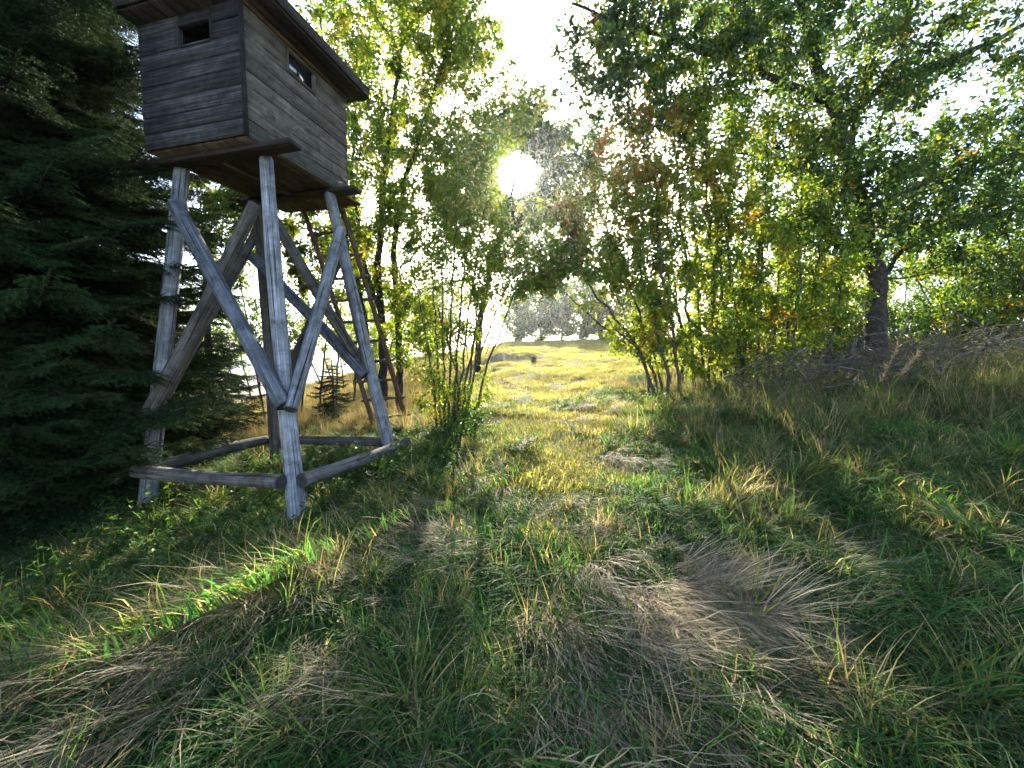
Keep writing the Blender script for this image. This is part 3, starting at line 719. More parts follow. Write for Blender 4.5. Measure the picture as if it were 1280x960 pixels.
tg = np.concatenate([blob(1000, 90, Yd, 130, 110, 1.9, 300, rg), blob(860, 80, Yd - .7, 110, 90, 1.3, 220, rg), blob(760, 60, Yd - .9, 70, 75, 1.0, 110, rg), blob(1130, 170, Yd, 100, 100, 1.7, 230, rg),
                     blob(1220, 230, Yd, 80, 90, 1.5, 190, rg), blob(1050, -60, Yd, 190, 110, 2.0, 260, rg), blob(880, -60, Yd - .6, 130, 90, 1.4, 130, rg), blob(1050, 260, Yd - .3, 90, 60, 1.2, 100, rg), blob(1270, 330, Yd, 80, 60, 1.2, 80, rg), blob(1130, 300, Yd + .3, 80, 50, 1.3, 90, rg), blob(1000, 230, Yd, 60, 80, 1.2, 90, rg), blob(1180, 40, Yd - .5, 80, 40, 1, 50, rg)])
sk.fill(tg, .3, no_low=at_y(1097, 380, Yd)[2])
tree('leafy_tree', 'large dark-trunked spreading tree above the heap of dead branches', 'tree', sk, 72, 88000, .08, TEAL, autumn=lambda P: .02 * np.ones(len(P)), spread=.115)

# -- bushes behind the big tree
for k, (px, Yd, rx, ry_, cy_, nl, pal, lab) in enumerate((
        (1215, 10.5, 110, 90, 340, 13000, LIME, 'sunlit yellow-green bush behind the large dark-trunked tree'),
        (1000, 12.5, 130, 75, 375, 11000, LIME, 'low yellowish bush behind the many-stemmed thicket'),
        (880, 13.5, 110, 70, 370, 10000, LIME, 'yellow-green bush seen through the stems of the thicket'),
        (1120, 14.0, 120, 90, 340, 11000, GREEN, 'green bush behind the dark trunk of the large tree'),
        (1010, 9.6, 80, 45, 410, 6000, LIME, 'low yellowish scrub between the thicket and the dark trunk'),
        (1150, 9.8, 80, 50, 405, 6500, GREEN, 'low green scrub just right of the dark trunk behind the heap'),
        (1240, 9.2, 80, 50, 400, 6500, LIME, 'low straw-tinted scrub at the far end of the heap'),
        (590, 23.0, 45, 50, 385, 9000, GREEN, 'round bush on the left edge of the sunny meadow'),
        (525, 21.0, 50, 60, 380, 9000, LIME, 'pale bush on the meadow behind the slender many-stemmed bush'),
        (435, 15.0, 70, 50, 415, 8000, LIME, 'sunlit low bush on the slope beyond the foot of the ladder'),
        (330, 14.0, 65, 65, 400, 9000, GREEN, 'rounded bush on the slope seen between the crossed braces'),
        (240, 15.0, 60, 60, 410, 7000, LIME, 'pale bush on the slope beyond the young spruce'),
        (1330, 8.5, 120, 160, 280, 13000, GREEN, 'broad green bush beyond the heap of dead branches'))):
    rg = np.random.default_rng(80 + k); sk = Skel()
    for j in range(6): sk.stem_line([root(px + (j - 2.5) * 10, 440, Yd), at_y(px + (j - 2.5) * 22, cy_ + ry_ * .4, Yd + rg.normal(0, .3)), at_y(px + (j - 2.5) * rx * .32, cy_ - ry_ * .4, Yd + rg.normal(0, .4))], .03, .01, rg=rg)
    sk.fill(np.concatenate([blob(px, cy_, Yd, rx, ry_, 1.4, 170, rg), blob(px + rx * .4, cy_ + ry_ * .4, Yd - .3, rx * .6, ry_ * .5, 1.0, 60, rg)]), .35)
    tree('bush', lab, 'bush', sk, 85 + k, nl, .08, pal, bark=M_BARK2)

# -- trees along the crest of the meadow
for k, (px, Yd, h, rw, lab) in enumerate(((650, 47, 4.2, 1.5, 'small round tree at the left end of the crest row'), (676, 50, 5.0, 1.7, 'rounded tree second along the row on the crest of the meadow'),
                                          (702, 48, 4.6, 1.5, 'dark rounded tree in the middle of the row on the crest'), (727, 46, 6.2, 2.0, 'tallest tree of the row on the crest of the meadow'),
                                          (752, 44, 4.0, 1.6, 'yellowish low tree where the crest row meets the thicket'), (800, 42, 4.0, 2.0, 'broad low tree on the crest behind the many-stemmed thicket'), (540, 44, 6, 2.2, 'far tree on the crest behind the slender bush'), (470, 40, 6.5, 2.4, 'far tree on the crest behind the ladder'))):
    rg = np.random.default_rng(100 + k); sk = Skel(); Yd *= .82; h *= 1.2; rw *= 1.35; b = root(px, 425, Yd)
    sk.stem_line([b, b + UP * h * .5 + rg.normal(0, .15, 3), b + UP * h * .9], .11, .04, step=.5, rg=rg)
    sk.fill(ellip(b + UP * h * .52, (rw, rw, h * .5), 130, rg), .3)
    tree('crest_tree', lab, 'tree', sk, 120 + k, 10000, .19, TEAL if k != 4 else LIME, group='trees along the crest of the meadow', spread=.3, thr=.03)

# -- spruces: every branch is a part; the branch meshes are shared
def needles(a, b, rg, per_m, nl, col, V, Fs, Cs, nw=.0055):
    Ln = np.linalg.norm(b - a); n = max(6, int(Ln * per_m)); t_ = np.linspace(0, 1, n)[:, None]
    d, s, u = frame_of(a, b); an = rg.uniform(0, 2 * math.pi, (n, 1))
    rad = np.cos(an) * s + np.sin(an) * u * .75
    p_ = a + (b - a) * t_; dirn = nz(d * .75 + rad + np.array([0, 0, .15])); ln = nl * rg.uniform(.7, 1.15, (n, 1)) * (1 - .45 * t_ ** 3)
    sd_ = nz(np.cross(dirn, rg.normal(size=(n, 3)))) * nw / 2
    Vn = np.stack([p_ - sd_, p_ + sd_, p_ + dirn * ln], 1).reshape(-1, 3)
    V.append(Vn); Fs.append(n); Cs.append(np.repeat(np.asarray(col) * rg.uniform(.7, 1.3, (n, 1)), 3, axis=0))
def spruce_branch(seed, Ln, per_m=380, sec=.07):
    rg = np.random.default_rng(seed); V = []; Fs = []; Cs = []; twig = []
    ax = []
    for i in range(13):
        t_ = i / 12; ax.append(np.array([t_ * Ln, .04 * Ln * math.sin(t_ * 3 + seed), Ln * (-.05 * math.sin(t_ * math.pi) - .22 * t_ + .14 * t_ ** 3)]))
    ax = np.array(ax)
    def pt(t_): f = t_ * 12; i = min(11, int(f)); return ax[i] + (ax[i + 1] - ax[i]) * (f - i)
    dark, fresh = np.array((.015, .034, .013)), np.array((.044, .078, .024))
    n = int(Ln / sec)
    for i in range(n):
        t_ = .10 + .88 * (i + rg.uniform(-.3, .3)) / n; t_ = min(max(t_, .06), .985)
        for sg in (-1, 1):
            l2 = Ln * (.34 * (1 - t_) ** .8 * (.55 + .45 * min(1, t_ / .3)) + .05) * rg.uniform(.7, 1.15)
            a = pt(t_); ang = math.radians(rg.uniform(42, 62)) * sg
            d = nz(np.array([math.cos(ang), math.sin(ang), rg.uniform(-.3, .05)])); b = a + d * l2 + np.array([0, 0, -.10 * l2])
            mid_ = (a + b) / 2 + np.array([0, 0, .05 * l2])
            twig += [(a, mid_, .004), (mid_, b, .003)]
            col = dark * .5 + fresh * .5 if t_ > .75 else dark
            if t_ > .22: needles(a, mid_, rg, per_m, .021, dark, V, Fs, Cs); needles(mid_, b, rg, per_m, .021, col, V, Fs, Cs)
            m_ = max(1, int(l2 / .055))
            for j in range(m_):
                f = (j + .7) / (m_ + .4); c = a + (b - a) * f + np.array([0, 0, .04 * l2 * math.sin(f * 3.14)])
                for s2 in (-1, 1):
                    if rg.uniform() < .15: continue
                    l3 = min(.16, l2 * .42) * (1.1 - f * .6) * rg.uniform(.7, 1.2) + .02
                    an = ang + s2 * math.radians(rg.uniform(35, 60)); d3 = nz(np.array([math.cos(an), math.sin(an), rg.uniform(-.6, .05)]))
                    e_ = c + d3 * l3
                    if t_ > .15 or f > .5: needles(c, e_, rg, per_m, .021, dark * (1 - f * .5) + fresh * f * .5 * rg.uniform(.5, 1.4), V, Fs, Cs)
    needles(pt(.8), pt(.9), rg, per_m, .021, fresh, V, Fs, Cs); needles(pt(.9), pt(1), rg, per_m, .021, fresh, V, Fs, Cs)
    Vn = np.concatenate(V); nt_ = sum(Fs); tri = np.arange(nt_ * 3).reshape(-1, 3); Cn = np.concatenate(Cs)
    # woody axis and twigs as three-sided tubes
    WV = []; WQ = []; k0 = len(Vn)
    def tube(p_, q_, r0, r1):
        nonlocal k0
        d, s, u = frame_of(p_, q_)
        for c, r in ((p_, r0), (q_, r1)):
            for an in (0, 2.09, 4.19): WV.append(c + (math.cos(an) * s + math.sin(an) * u) * r)
        WQ.extend([(k0, k0 + 1, k0 + 4, k0 + 3), (k0 + 1, k0 + 2, k0 + 5, k0 + 4), (k0 + 2, k0, k0 + 3, k0 + 5)]); k0 += 6
    for i in range(12): tube(ax[i], ax[i + 1], .018 * Ln * (1 - i / 12.5) * .6 + .003, .018 * Ln * (1 - (i + 1) / 12.5) * .6 + .003)
    for a, b, r in twig: tube(a, b, r, r * .7)
    Vall = np.concatenate([Vn, np.array(WV)]); Call = np.concatenate([Cn, np.tile((.045, .032, .024), (len(WV), 1))])
    return mesh('branch', Vall, [tri, np.array(WQ)], col=Call)
BR = {2.0: [spruce_branch(s, 2.0) for s in (1, 2, 3)], 1.1: [spruce_branch(s, 1.1, 460, .06) for s in (4, 5)], .5: [spruce_branch(s, .5, 520, .05) for s in (6, 7)]}
for v in BR.values():
    for me in v: me.materials.append(M_NEEDLE)
def spruce(label, px, Y, height, low, maxlen, step, seed, group=None, per=6, zmax=None, sparse=0, name='spruce', taper=.8):
    rg = np.random.default_rng(seed)
    b = at_y(px, 480, Y); b[2] = float(H(b[0], b[1])) - .08
    e_ = empty(name, b, label=label, cat='spruce', group=group)
    sk = Skel(); sk.stem_line([np.zeros(3), np.array([.03, 0, height * .5]), np.array([0, 0, height])], .018 * height + .012, .006, step=height / 24, jit=.006, rg=rg); sk.radii()
    sk.R = np.array(sk.r)
    V, Fq = sk.tubes(np.zeros(3)); link('trunk', mesh('trunk', V, [Fq], smooth=True), M_BARK, e_)
    z = low
    while z < height * .97:
        f = (z - low) / (height - low); Lb = maxlen * (1 - f) ** taper * min(1, .75 + f * 2) + .08
        n = per if Lb > .3 else 4; a0 = rg.uniform(0, 6.3)
        for k in range(n):
            if rg.uniform() < sparse: continue
            l_ = Lb * rg.uniform(.78, 1.12); key = 2.0 if l_ > 1.4 else (1.1 if l_ > .7 else .5)
            me = BR[key][rg.integers(len(BR[key]))]
            o = link('branch', me, None, e_); s_ = l_ / key
            o.location = (0, 0, z + rg.uniform(-.08, .08)); o.scale = (s_, s_, s_ * rg.uniform(.8, 1.3))
            o.rotation_euler = (rg.normal(0, .12), rg.normal(0, .08) - .25 * f ** 2 + .06, a0 + 2 * math.pi * k / n + rg.normal(0, .2))
        z += step * rg.uniform(.8, 1.2) * (1 if Lb > .5 else .6)
    return e_
spruce('huge dark spruce with hanging branches touching the hide cabin', 30, 5.15, 14.0, .3, 2.75, .20, 201, per=9, taper=.6)
spruce('tall thin-branched spruce standing behind the huge dark one', 150, 9.8, 11.0, .5, 2.3, .30, 202, per=7, sparse=.1)
spruce('dark waist-high young spruce between the legs of the hide', 245, 8.4, 1.7, .12, .95, .15, 203, per=6, name='young_spruce')
spruce('small spruce sapling in sunny grass behind the hide legs', 415, 9.6, 1.75, .2, .62, .14, 204, per=5, name='young_spruce')
spruce('medium spruce behind the hide, dropping branches beside its left leg', 262, 9.8, 6.0, .6, 1.5, .3, 205, per=6, sparse=.3)

# ------------------------------------------------------------------ heap of dead branches
rg = np.random.default_rng(301)
hb = ground_hit(1100, 470); hb = np.array([(1115 - 640) / F * 6.6, 6.6, 0]); hb[2] = float(H(hb[0], hb[1]))
heap = empty('brush_heap', hb, label='heap of dead grey branches under the large dark-trunked tree', cat='brush heap')
for k in range(150):
    c = hb + np.array([rg.uniform(-2.3, 2.6), rg.normal(0, .5), 0]); c[2] = float(H(c[0], c[1])) + rg.uniform(.02, .55)
    d = nz(np.array([rg.normal(0, 1), rg.normal(0, .45), rg.normal(.08, .3)])); ln = rg.uniform(.5, 1.7)
    r0 = rg.choice([rg.uniform(.004, .008), rg.uniform(.008, .012), rg.uniform(.012, .02)])
    sk = Skel(); k1 = c - d * ln / 2; k1[2] = max(k1[2], float(H(k1[0], k1[1])) + .02); k3 = c + d * ln / 2; k3[2] = max(k3[2], float(H(k3[0], k3[1])) + .05)
    md = (k1 + k3) / 2 + rg.normal(0, .1, 3)
    sk.stem_line([k1, md, k3], r0, r0 * .4, jit=.015, step=.16, rg=rg)
    for j in range(rg.integers(3, 9)):
        s0 = sk.P[rg.integers(1, len(sk.P))]; sk.stem_line([s0, s0 + nz(d * .7 + rg.normal(0, .6, 3)) * rg.uniform(.2, .6)], r0 * .4, .003, root=1, step=.12, rg=rg)
    sk.R = np.array(sk.r)
    V, Fq = sk.tubes(hb, kthin=4); link('branch', mesh('dead_branch', V, [Fq], smooth=True), M_DEAD, heap)
# sawn off stub standing at the heap
def stub(label, px, Y, h, r0, tilt, mat):
    b = at_y(px, 480, Y); b[2] = float(H(b[0], b[1])) - .05
    o = link('tree_stub', log_mesh('tree_stub', b, b + np.array([tilt, 0, h]), r0, r0 * .8, b, sides=10, segs=5, bend=.02, rough=.1), mat)
    o.location = b; return tag(o, label, 'tree stub')
stub('grey broken tree stub leaning out of the heap of dead branches', 1055, 7.0, .75, .05, .16, M_BLOG)
stub('short dark stump on the sunny meadow below the small earth scar', 667, 16.6, .27, .11, .03, M_BLOG)
# pale stone at the foot of the spruce
sp = ground_hit(176, 655)
u_, v_ = np.meshgrid(np.linspace(0, 2 * math.pi, 15)[:-1], np.linspace(0, math.pi, 9)); rr = .10 * (1 + .18 * np.sin(3 * u_ + v_ * 2) + .12 * np.cos(5 * v_ + u_))
Vs = np.stack([rr * np.sin(v_) * np.cos(u_) * 1.2, rr * np.sin(v_) * np.sin(u_), rr * np.cos(v_) * .9], -1).reshape(-1, 3)
i_ = np.arange(9 * 14).reshape(9, 14); j_ = np.roll(i_, -1, axis=1)
st = link('stone', mesh('stone', Vs, [np.stack([i_[:-1], i_[1:], j_[1:], j_[:-1]], -1).reshape(-1, 4)], smooth=True), plain_noise_mat('pale_stone', (.25, .25, .26), (.45, .45, .45), 14, bump=.8, dist=.03))
st.location = sp + np.array([0, 0, .04]); tag(st, 'pale grey stone lying at the foot of the huge dark spruce', 'stone')

# ------------------------------------------------------------------ grass
def tuft(seed, n, ln, rad, a0, a1, head, width, pal, segs=4, wob_=.15, clumps=1, crad=.05):
    """n blades in clumps; a0/a1 = lean from the vertical at base/tip (deg); head = spread of the heading about +X (rad)"""
    rg = np.random.default_rng(seed)
    ck = rg.integers(0, clumps, n); cr_ = rad * np.sqrt(rg.uniform(0, 1, clumps)); ca_ = rg.uniform(0, 6.3, clumps)
    cc = np.stack([cr_ * np.cos(ca_), cr_ * np.sin(ca_)], 1); chd = rg.normal(0, .45, clumps) if head < 2 else rg.uniform(0, 6.3, clumps)
    cl = rg.uniform(.55, 1.2, clumps); cA = rg.normal(0, 11, clumps); ctone = rg.uniform(.65, 1.3, (clumps, 1))
    l_ = ln * rg.uniform(.5, 1.15, n) * cl[ck]; hd = chd[ck] + (rg.normal(0, head, n) if head < 2 else rg.uniform(0, 6.3, n))
    A0 = np.radians(np.maximum(rg.normal(a0, 12, n) + cA[ck], 2)); A1 = np.radians(rg.normal(a1, 16, n) + cA[ck])
    br = crad * np.sqrt(rg.uniform(0, 1, n)); ba = rg.uniform(0, 6.3, n)
    p = np.stack([cc[ck, 0] + br * np.cos(ba), cc[ck, 1] + br * np.sin(ba), np.full(n, -.03)], 1)
    cpal = pick(pal, clumps, rg)
    col = np.where(rg.uniform(0, 1, (n, 1)) < .4, cpal[ck], pick(pal, n, rg)) * rg.uniform(.75, 1.25, (n, 1)) * ctone[ck]; V = []; cols = []
    wd = width * rg.uniform(.6, 1.2, n)
    for i in range(segs + 1):
        t_ = i / segs; hh = hd + wob_ * t_ * rg.normal(0, 1, n)
        s = np.stack([-np.sin(hd), np.cos(hd), rg.normal(0, .25, n)], 1)
        ww = (wd * (1 - t_ ** 1.7) * .5 + .0003)[:, None]
        V.append(np.stack([p - s * ww, p + s * ww], 1)); cols.append(col)
        an = A0 + (A1 - A0) * (t_ + .5 / segs)
        step = np.stack([np.sin(an) * np.cos(hh), np.sin(an) * np.sin(hh), np.cos(an)], 1) * (l_ / segs)[:, None]
        p = p + step; p[:, 2] = np.maximum(p[:, 2], .006 + rg.uniform(0, .03, n))
    V = np.stack(V, 1)
    k = np.arange(n * (segs + 1) * 2).reshape(n, segs + 1, 2)
    Fq = np.stack([k[:, :-1, 0], k[:, :-1, 1], k[:, 1:, 1], k[:, 1:, 0]], -1).reshape(-1, 4)
    Cc = np.repeat(np.stack(cols, 1)[:, :, None, :], 2, axis=2).reshape(-1, 3)
    return V.reshape(-1, 3), Fq, Cc
G_GREEN = [((.048, .125, .034), 5), ((.065, .155, .036), 4), ((.036, .095, .036), 3), ((.13, .18, .05), 1.6), ((.34, .29, .18), 1.1), ((.22, .19, .11), .8)]
G_LAWN = [((.15, .20, .04), 4), ((.22, .235, .06), 4), ((.32, .28, .10), 3), ((.42, .35, .17), 2.5), ((.09, .15, .03), 1.5)]
G_DRY = [((.38, .315, .215), 5), ((.30, .245, .17), 4), ((.46, .39, .27), 2.5), ((.17, .13, .09), 1.5), ((.09, .14, .05), 1.5)]
G_MIX = [((.06, .12, .03), 4), ((.09, .13, .04), 3), ((.25, .20, .12), 3), ((.17, .145, .08), 2)]
G_TALL = [((.06, .11, .035), 4), ((.085, .12, .045), 3), ((.22, .18, .12), 3), ((.30, .25, .17), 2), ((.14, .11, .08), 2)]
G_GOLD = [((.28, .22, .09), 4), ((.34, .28, .13), 3), ((.16, .16, .05), 3), ((.22, .16, .07), 2)]
def library(nm, items, mat):
    co = bpy.data.collections.new(nm)
    for k, (V, Fq, Cc) in enumerate(items):
        o = bpy.data.objects.new(f'{nm}_{k}', mesh(nm, V, [Fq], col=Cc)); o.data.materials.append(mat); co.objects.link(o)
    return co
def scatter(name, label, cat, co, P, yaw, scl, tilt=.12):
    n = len(P); rg = np.random.default_rng(len(P))
    me = bpy.data.meshes.new(name); me.vertices.add(n); me.vertices.foreach_set('co', np.asarray(P, np.float32).ravel())
    a = me.attributes.new('rot', 'FLOAT_VECTOR', 'POINT'); P = np.asarray(P); hx = (H(P[:, 0] + .15, P[:, 1]) - H(P[:, 0] - .15, P[:, 1])) / .3; hy = (H(P[:, 0], P[:, 1] + .15) - H(P[:, 0], P[:, 1] - .15)) / .3
    r = []
    for k_ in range(n):                                # lie on the slope, with a little tilt of its own
        nv = Vector((-hx[k_] + rg.normal(0, tilt), -hy[k_] + rg.normal(0, tilt), 1.0))
        r.append((Vector((0, 0, 1)).rotation_difference(nv) @ Matrix.Rotation(yaw[k_], 3, 'Z').to_quaternion()).to_euler())
    r = np.array(r, np.float32); a.data.foreach_set('vector', r.ravel())
    a = me.attributes.new('scl', 'FLOAT', 'POINT'); a.data.foreach_set('value', np.asarray(scl, np.float32))
    o = link(name, me)
    ng = bpy.data.node_groups.new(name, 'GeometryNodeTree')
    ng.interface.new_socket('Geometry', in_out='INPUT', socket_type='NodeSocketGeometry'); ng.interface.new_socket('Geometry', in_out='OUTPUT', socket_type='NodeSocketGeometry')
    gi, go = ng.nodes.new('NodeGroupInput'), ng.nodes.new('NodeGroupOutput')
    ci = ng.nodes.new('GeometryNodeCollectionInfo'); ci.inputs['Collection'].default_value = co; ci.inputs['Separate Children'].default_value = True; ci.inputs['Reset Children'].default_value = True
    ip = ng.nodes.new('GeometryNodeInstanceOnPoints'); ip.inputs['Pick Instance'].default_value = True
    na_ = ng.nodes.new('GeometryNodeInputNamedAttribute'); na_.data_type = 'FLOAT_VECTOR'; na_.inputs['Name'].default_value = 'rot'
    ns = ng.nodes.new('GeometryNodeInputNamedAttribute'); ns.data_type = 'FLOAT'; ns.inputs['Name'].default_value = 'scl'
    er = ng.nodes.new('FunctionNodeEulerToRotation'); L = ng.links.new
    L(na_.outputs['Attribute'], er.inputs[0]); L(er.outputs[0], ip.inputs['Rotation']); L(ns.outputs['Attribute'], ip.inputs['Scale'])
    L(gi.outputs[0], ip.inputs['Points']); L(ci.outputs[0], ip.inputs['Instance']); L(ip.outputs[0], go.inputs[0])
    md = o.modifiers.new('scatter', 'NODES'); md.node_group = ng
    return tag(o, label, cat, kind='stuff')

def join(*parts):
    Vs, Fs, Cs, k = [], [], [], 0
    for V, Fq, Cc in parts: Vs.append(V); Fs.append(Fq + k); Cs.append(Cc); k += len(V)
    return np.concatenate(Vs), np.concatenate(Fs), np.concatenate(Cs)
lib_lie = library('lying_grass', [join(tuft(s, 560, .27, .52, 42, 102, .5, .0078, G_GREEN, clumps=34, crad=.07, wob_=.28), tuft(s + 20, 560, .13, .55, 28, 75, 9, .0075, G_GREEN, segs=3, clumps=40, crad=.1)) for s in (1, 2, 3, 4, 5)], M_GRASS)
lib_up = library('tussock_grass', [tuft(s, 110, .40, .14, 14, 74, 9, .0072, G_MIX, segs=5, clumps=4, crad=.05) for s in (11, 12, 13, 14)], M_GRASS)
lib_lawn = library('meadow_turf', [tuft(s, 420, .14, .42, 35, 85, 9, .006, G_LAWN, segs=3, clumps=30, crad=.12) for s in (31, 32, 33, 34)], M_GRASS)
lib_dry = library('dry_grass', [tuft(s, 110, .50, .17, 64, 97, .30, .0052, G_DRY, segs=6, wob_=.34, clumps=5, crad=.06) for s in (41, 42, 43, 44)], M_STRAW)
lib_tall = library('tall_grass', [tuft(s, 90, .75, .22, 8, 50, 9, .007, G_TALL, segs=5, clumps=6, crad=.06) for s in (51, 52, 53)], M_GRASS)
lib_gold = library('golden_grass', [tuft(s, 150, .48, .3, 12, 52, 9, .005, G_GOLD, segs=4, clumps=9, crad=.09) for s in (61, 62, 63)], M_STRAW)
def weed(seed, stems, h, size, pal, per=9):
    rg = np.random.default_rng(seed); P = []; D = []; Nn = []; Ls = []; Cc = []; SV = []; SQ = []; SC_ = []
    for s in range(stems):
        b = np.array([rg.normal(0, .08), rg.normal(0, .08), -.02]); d = nz(np.array([rg.normal(0, .35), rg.normal(0, .35), 1])); hh = h * rg.uniform(.5, 1.15)
        k = len(SV); sd_ = np.array([.003, 0, 0]); SV += [b - sd_, b + sd_, b + d * hh + sd_ * .4, b + d * hh - sd_ * .4]; SQ.append((k, k + 1, k + 2, k + 3)); c0 = pick(pal, 1, rg)[0]; SC_ += [c0 * .7] * 4
        for j in range(per):
            t_ = .15 + .85 * j / per; an = j * 2.4 + rg.normal(0, .3)
            P.append(b + d * hh * t_); D.append(nz(np.array([math.cos(an), math.sin(an), rg.uniform(-.25, .35)]))); Nn.append(nz(np.array([rg.normal(0, .3), rg.normal(0, .3), 1]))); Ls.append(size * rg.uniform(.6, 1.15) * (1.1 - .4 * t_)); Cc.append(c0 * rg.uniform(.75, 1.3))
    Ls = np.array(Ls); V, Fq = leaf_geo(np.array(P), np.array(D), np.array(Nn), Ls, Ls * .7, droop=.3)
    k = len(V); return np.concatenate([V, np.array(SV)]), np.concatenate([Fq, np.array(SQ) + k]), np.concatenate([np.repeat(np.array(Cc), 6, axis=0), np.array(SC_)])
lib_weed = library('leafy_weeds', [weed(s, 7, .40, .066, [((.04, .095, .03), 4), ((.06, .12, .03), 3), ((.10, .16, .03), 1)]) for s in (71, 72, 73, 74)], M_LEAF)

def field(n, y0, y1, pw=1.0, half=1.42, marg=1.0, seed=0):
    r = np.random.default_rng(seed); u = r.uniform(0, 1, n); y = y0 + (y1 - y0) * u ** pw
    x = r.uniform(-1, 1, n) * (half * y + marg)
    return np.stack([x, y], 1), r
def grd(p): return np.stack([p[:, 0], p[:, 1], H(p[:, 0], p[:, 1])], 1)
def flow(p):                                           # the way the grass is combed
    x, y = p[:, 0], p[:, 1]
    return -1.9 + .9 * wob(x, y, .45, .7) + .5 * wob(x, y, 1.1, 2.2) - .5 * sm(-.5, -3, x)
def gauss(p, c, sx, sy, ang=0):
    d = p - np.asarray(c)[:2]; ca, sa = math.cos(ang), math.sin(ang)
    return np.exp(-((d[:, 0] * ca + d[:, 1] * sa) / sx) ** 2 - ((-d[:, 0] * sa + d[:, 1] * ca) / sy) ** 2)
def on_track(p):                                       # mown track and meadow: short turf
    x, y = p[:, 0], p[:, 1]
    lft = -.3 - .55 * np.maximum(0, y - 7.5) * .7; rgt = 1.25 + .22 * np.maximum(0, y - 4)
    t_ = sm(-.5, .3, x - lft) * sm(-.4, .3, rgt - x) * sm(2.7, 4.0, y)
    return np.maximum(t_, sm(9, 13, y))
g1 = ground_hit(760, 800); g2 = ground_hit(880, 760); g3 = ground_hit(150, 830); g4 = ground_hit(980, 930); g5 = ground_hit(300, 740); g6 = ground_hit(470, 700); g7 = ground_hit(900, 700); g8 = ground_hit(60, 920)
def dryness(p):
    return np.clip(1.1 * gauss(p, g1, .36, .42) + .95 * gauss(p, g2, .26, .36) + .85 * gauss(p, g3, .9, .16, .75) + .6 * gauss(p, g4, .25, .18) + .5 * gauss(p, g5, .8, .2, .75) + .4 * gauss(p, g6, .6, .22, .8) + .35 * gauss(p, g7, .5, .4)
                   + .8 * gauss(p, g8, .7, .12, .75), 0, 1)

# lying lush grass
p, r = field(850, .45, 9.5, 1.35, seed=1); tr = on_track(p); dr = dryness(p)
k = r.uniform(0, 1, len(p)) > np.maximum(tr * .93, dr * .8); p = p[k]; n = len(p)
scatter('grass', 'long green grass combed flat over the shaded foreground', 'grass', lib_lie, grd(p), flow(p) + r.normal(0, .35, n), r.uniform(.7, 1.3, n), .05)
# tussocks
p, r = field(1500, 1.2, 10, 1.3, seed=3); pr = .25 + .6 * sm(.7, 1.6, p[:, 0] - .12 * p[:, 1]) * sm(2.6, 3.6, p[:, 1]) + .25 * sm(-.8, -1.6, p[:, 0]); pr *= (1 - .95 * on_track(p))
k = r.uniform(0, 1, len(p)) < pr; p = p[k]; n = len(p)
scatter('tussock_grass', 'upright grass tussocks on the banks beside the track', 'grass', lib_up, grd(p), r.uniform(0, 6.3, n), r.uniform(.55, 1.2, n))
# dry straw
p, r = field(9000, .5, 9, 1.25, seed=4); dr = dryness(p); k = r.uniform(0, 1, len(p)) < dr * .42 + .012; p = p[k]; n = len(p)
fl_ = flow(p); a = gauss(p, g1, .6, .7) + gauss(p, g2, .5, .6); src = ground_hit(740, 690)
fl_ = np.where(a > .2, np.arctan2(p[:, 1] - src[1] - .8, p[:, 0] - src[0]) + r.normal(0, .2, n), fl_)
dv = ground_hit(60, 900) - ground_hit(400, 715); lf = sm(-.7, -1.1, p[:, 0]); fl_ = np.where(lf > .5, math.atan2(dv[1], dv[0]) + r.normal(0, .15, n), fl_)
scatter('dry_grass', 'pale dry straw lying in swathes over the green grass', 'dry grass', lib_dry, grd(p) + np.array([0, 0, .03]), fl_ + r.normal(0, .25, n), r.uniform(.6, 1.15, n), .06)
# tall grass under the thicket and the heap
p, r = field(1700, 4.6, 9.5, 1.0, seed=5); pr = sm(1.3, 2.3, p[:, 0] - .1 * p[:, 1]) * (1 - sm(6.3, 7.0, p[:, 1]) * .7); k = r.uniform(0, 1, len(p)) < pr * .95; p = p[k]; n = len(p)
scatter('tall_grass', 'tall rough grass growing along the foot of the thicket', 'grass', lib_tall, grd(p), r.uniform(0, 6.3, n), r.uniform(.4, .8, n))
# mown meadow and track
p, r = field(2300, 2.8, 20, 1.1, half=.95, seed=6); k = r.uniform(0, 1, len(p)) < on_track(p); p = p[k]
p2, r2 = field(3800, 18, 46, .9, half=.75, seed=7); pp = np.concatenate([p, p2]); n = len(pp); dist = pp[:, 1]
scatter('meadow_turf', 'sunlit mown yellow-green turf of the track and meadow', 'grass', lib_lawn, grd(pp), rng.uniform(0, 6.3, n), rng.uniform(.7, 1.15, n) * (1 + sm(14, 40, dist) * .8), .03)
# golden unmown grass behind the hide and at the edge of the thicket
p, r = field(1700, 7.5, 24, 1.2, half=.9, seed=8); edge = sm(-1.0, -2.2, p[:, 0] + .12 * (p[:, 1] - 8)) + .8 * gauss(p, ((845 - 640) / F * 7.4 + .0, 7.6), .7, 1.5) ; k = r.uniform(0, 1, len(p)) < edge * .9; p = p[k]; n = len(p)
scatter('golden_grass', 'sunny golden unmown grass on the slope behind the hide', 'grass', lib_gold, grd(p), r.uniform(0, 6.3, n), r.uniform(.6, 1.2, n))
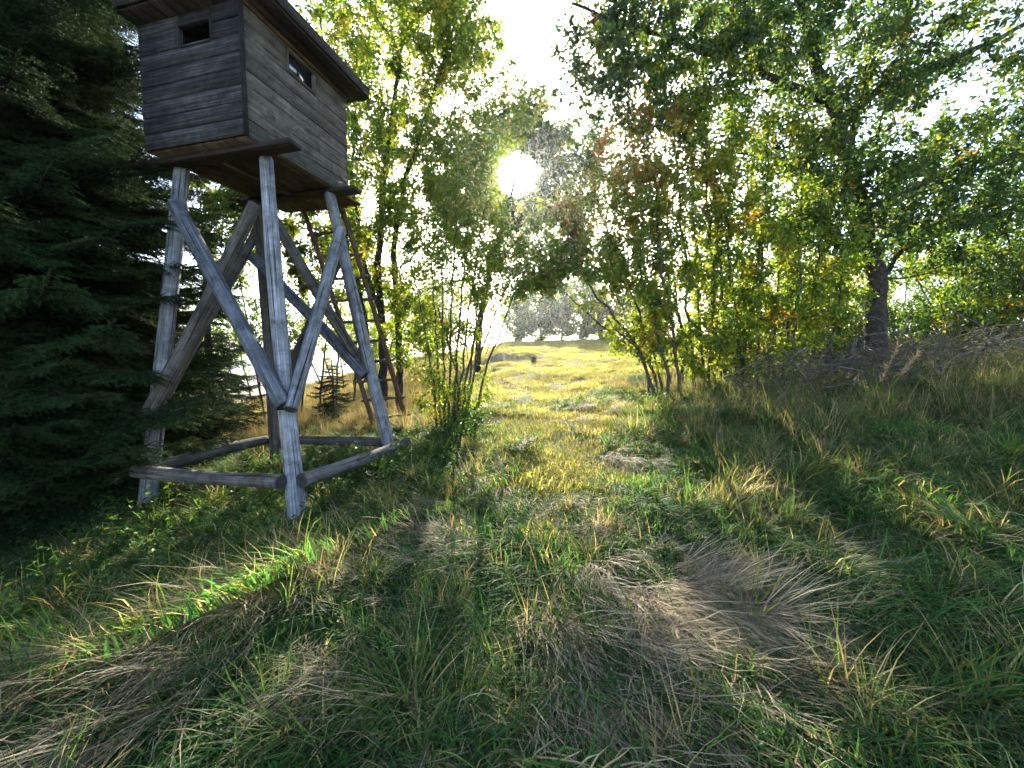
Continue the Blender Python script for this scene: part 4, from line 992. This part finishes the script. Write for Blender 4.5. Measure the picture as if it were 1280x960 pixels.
# leafy weeds round the hide and under the bushes
p, r = field(6000, 2.2, 10, 1.1, seed=9)
cA = np.array([-.75, 6.6]); pr = .9 * gauss(p, cA, .75, .8) + .55 * gauss(p, (-1.2, 5.4), .9, .7) + .45 * gauss(p, (-2.6, 5.0), 1.6, .9) + .28 * gauss(p, (-4.6, 4.4), 1.0, .8) + .10 * gauss(p, (-3.5, 3.0), .8, .6) + .3 * gauss(p, (4.5, 7.2), 2.5, .8)
k = r.uniform(0, 1, len(p)) < pr * (1 - on_track(p)); p = p[k]
pb, rb_ = field(420, 1.3, 8, 1.2, seed=19); pb = pb[on_track(pb) < .3]; nb2 = len(pb); sw = np.concatenate([r.uniform(.5, 1.2, len(p)), rb_.uniform(.22, .5, nb2)]); p = np.concatenate([p, pb]); n = len(p)
scatter('leafy_weeds', 'broad-leaved green weeds crowding round the foot of the hide', 'weeds', lib_weed, grd(p), r.uniform(0, 6.3, n), sw, .2)

# two tall seeding stalks in front of the heap
def stalk_clump(px, py, Y, label, n, h, seed):
    rg = np.random.default_rng(seed); b = at_y(px, py, Y); b[2] = float(H(b[0], b[1]))
    e_ = empty('seeding_grass', b, label=label, cat='grass')
    for k in range(n):
        d = nz(np.array([.38 + rg.normal(0, .1), rg.normal(0, .1), 1])); hh = h * rg.uniform(.75, 1.1); o0 = np.array([rg.normal(0, .03), rg.normal(0, .03), 0])
        sk = Skel(); sk.stem_line([o0, o0 + d * hh * .5, o0 + d * hh + np.array([.07, 0, -.03])], .003, .0015, step=.1, jit=.002, rg=rg); sk.R = np.array(sk.r)
        V, Fq = sk.tubes(np.zeros(3), kthin=4); sm_o = link('stalk', mesh('stalk', V, [Fq], col=np.tile((.26, .24, .09), (len(V), 1))), M_STRAW, e_)
        m_ = 44; t_ = np.linspace(.74, 1, m_)[:, None]; P_ = o0 + d * hh * t_ + np.array([.07, 0, -.03]) * t_
        D_ = nz(d + rg.normal(0, .45, (m_, 3))); Ls = np.full(m_, .055) * rg.uniform(.6, 1.2, m_)
        V, Fq = leaf_geo(P_, D_, nz(rg.normal(size=(m_, 3))), Ls, Ls * .16)
        link('seed_head', mesh('seed_head', V, [Fq], col=np.tile((.34, .24, .15), (len(V), 1))), M_STRAW, e_)
stalk_clump(1072, 620, 4.9, 'tall arching grass stalks with pale tan seed heads before the heap', 5, 1.0, 401)

# ------------------------------------------------------------------ thin haze, its forward scatter added to give the glare round the sun
hv = [(x, y, z) for z in (-45, 140) for x, y in ((-1800, -60), (1800, -60), (1800, 1600), (-1800, 1600))]
hz_ = link('haze', mesh('haze', hv, [np.array([(3, 2, 1, 0), (4, 5, 6, 7), (0, 1, 5, 4), (1, 2, 6, 5), (2, 3, 7, 6), (3, 0, 4, 7)])]))
m, t = newmat('haze_air'); pv = N(t, 'ShaderNodeVolumePrincipled'); pv.inputs['Color'].default_value = (.93, .95, 1, 1); pv.inputs['Density'].default_value = .00065; pv.inputs['Anisotropy'].default_value = .8
t.links.new(pv.outputs[0], N(t, 'ShaderNodeOutputMaterial').inputs['Volume'])
hz_.data.materials.append(m); tag(hz_, 'thin pale haze filling the air', kind='stuff')
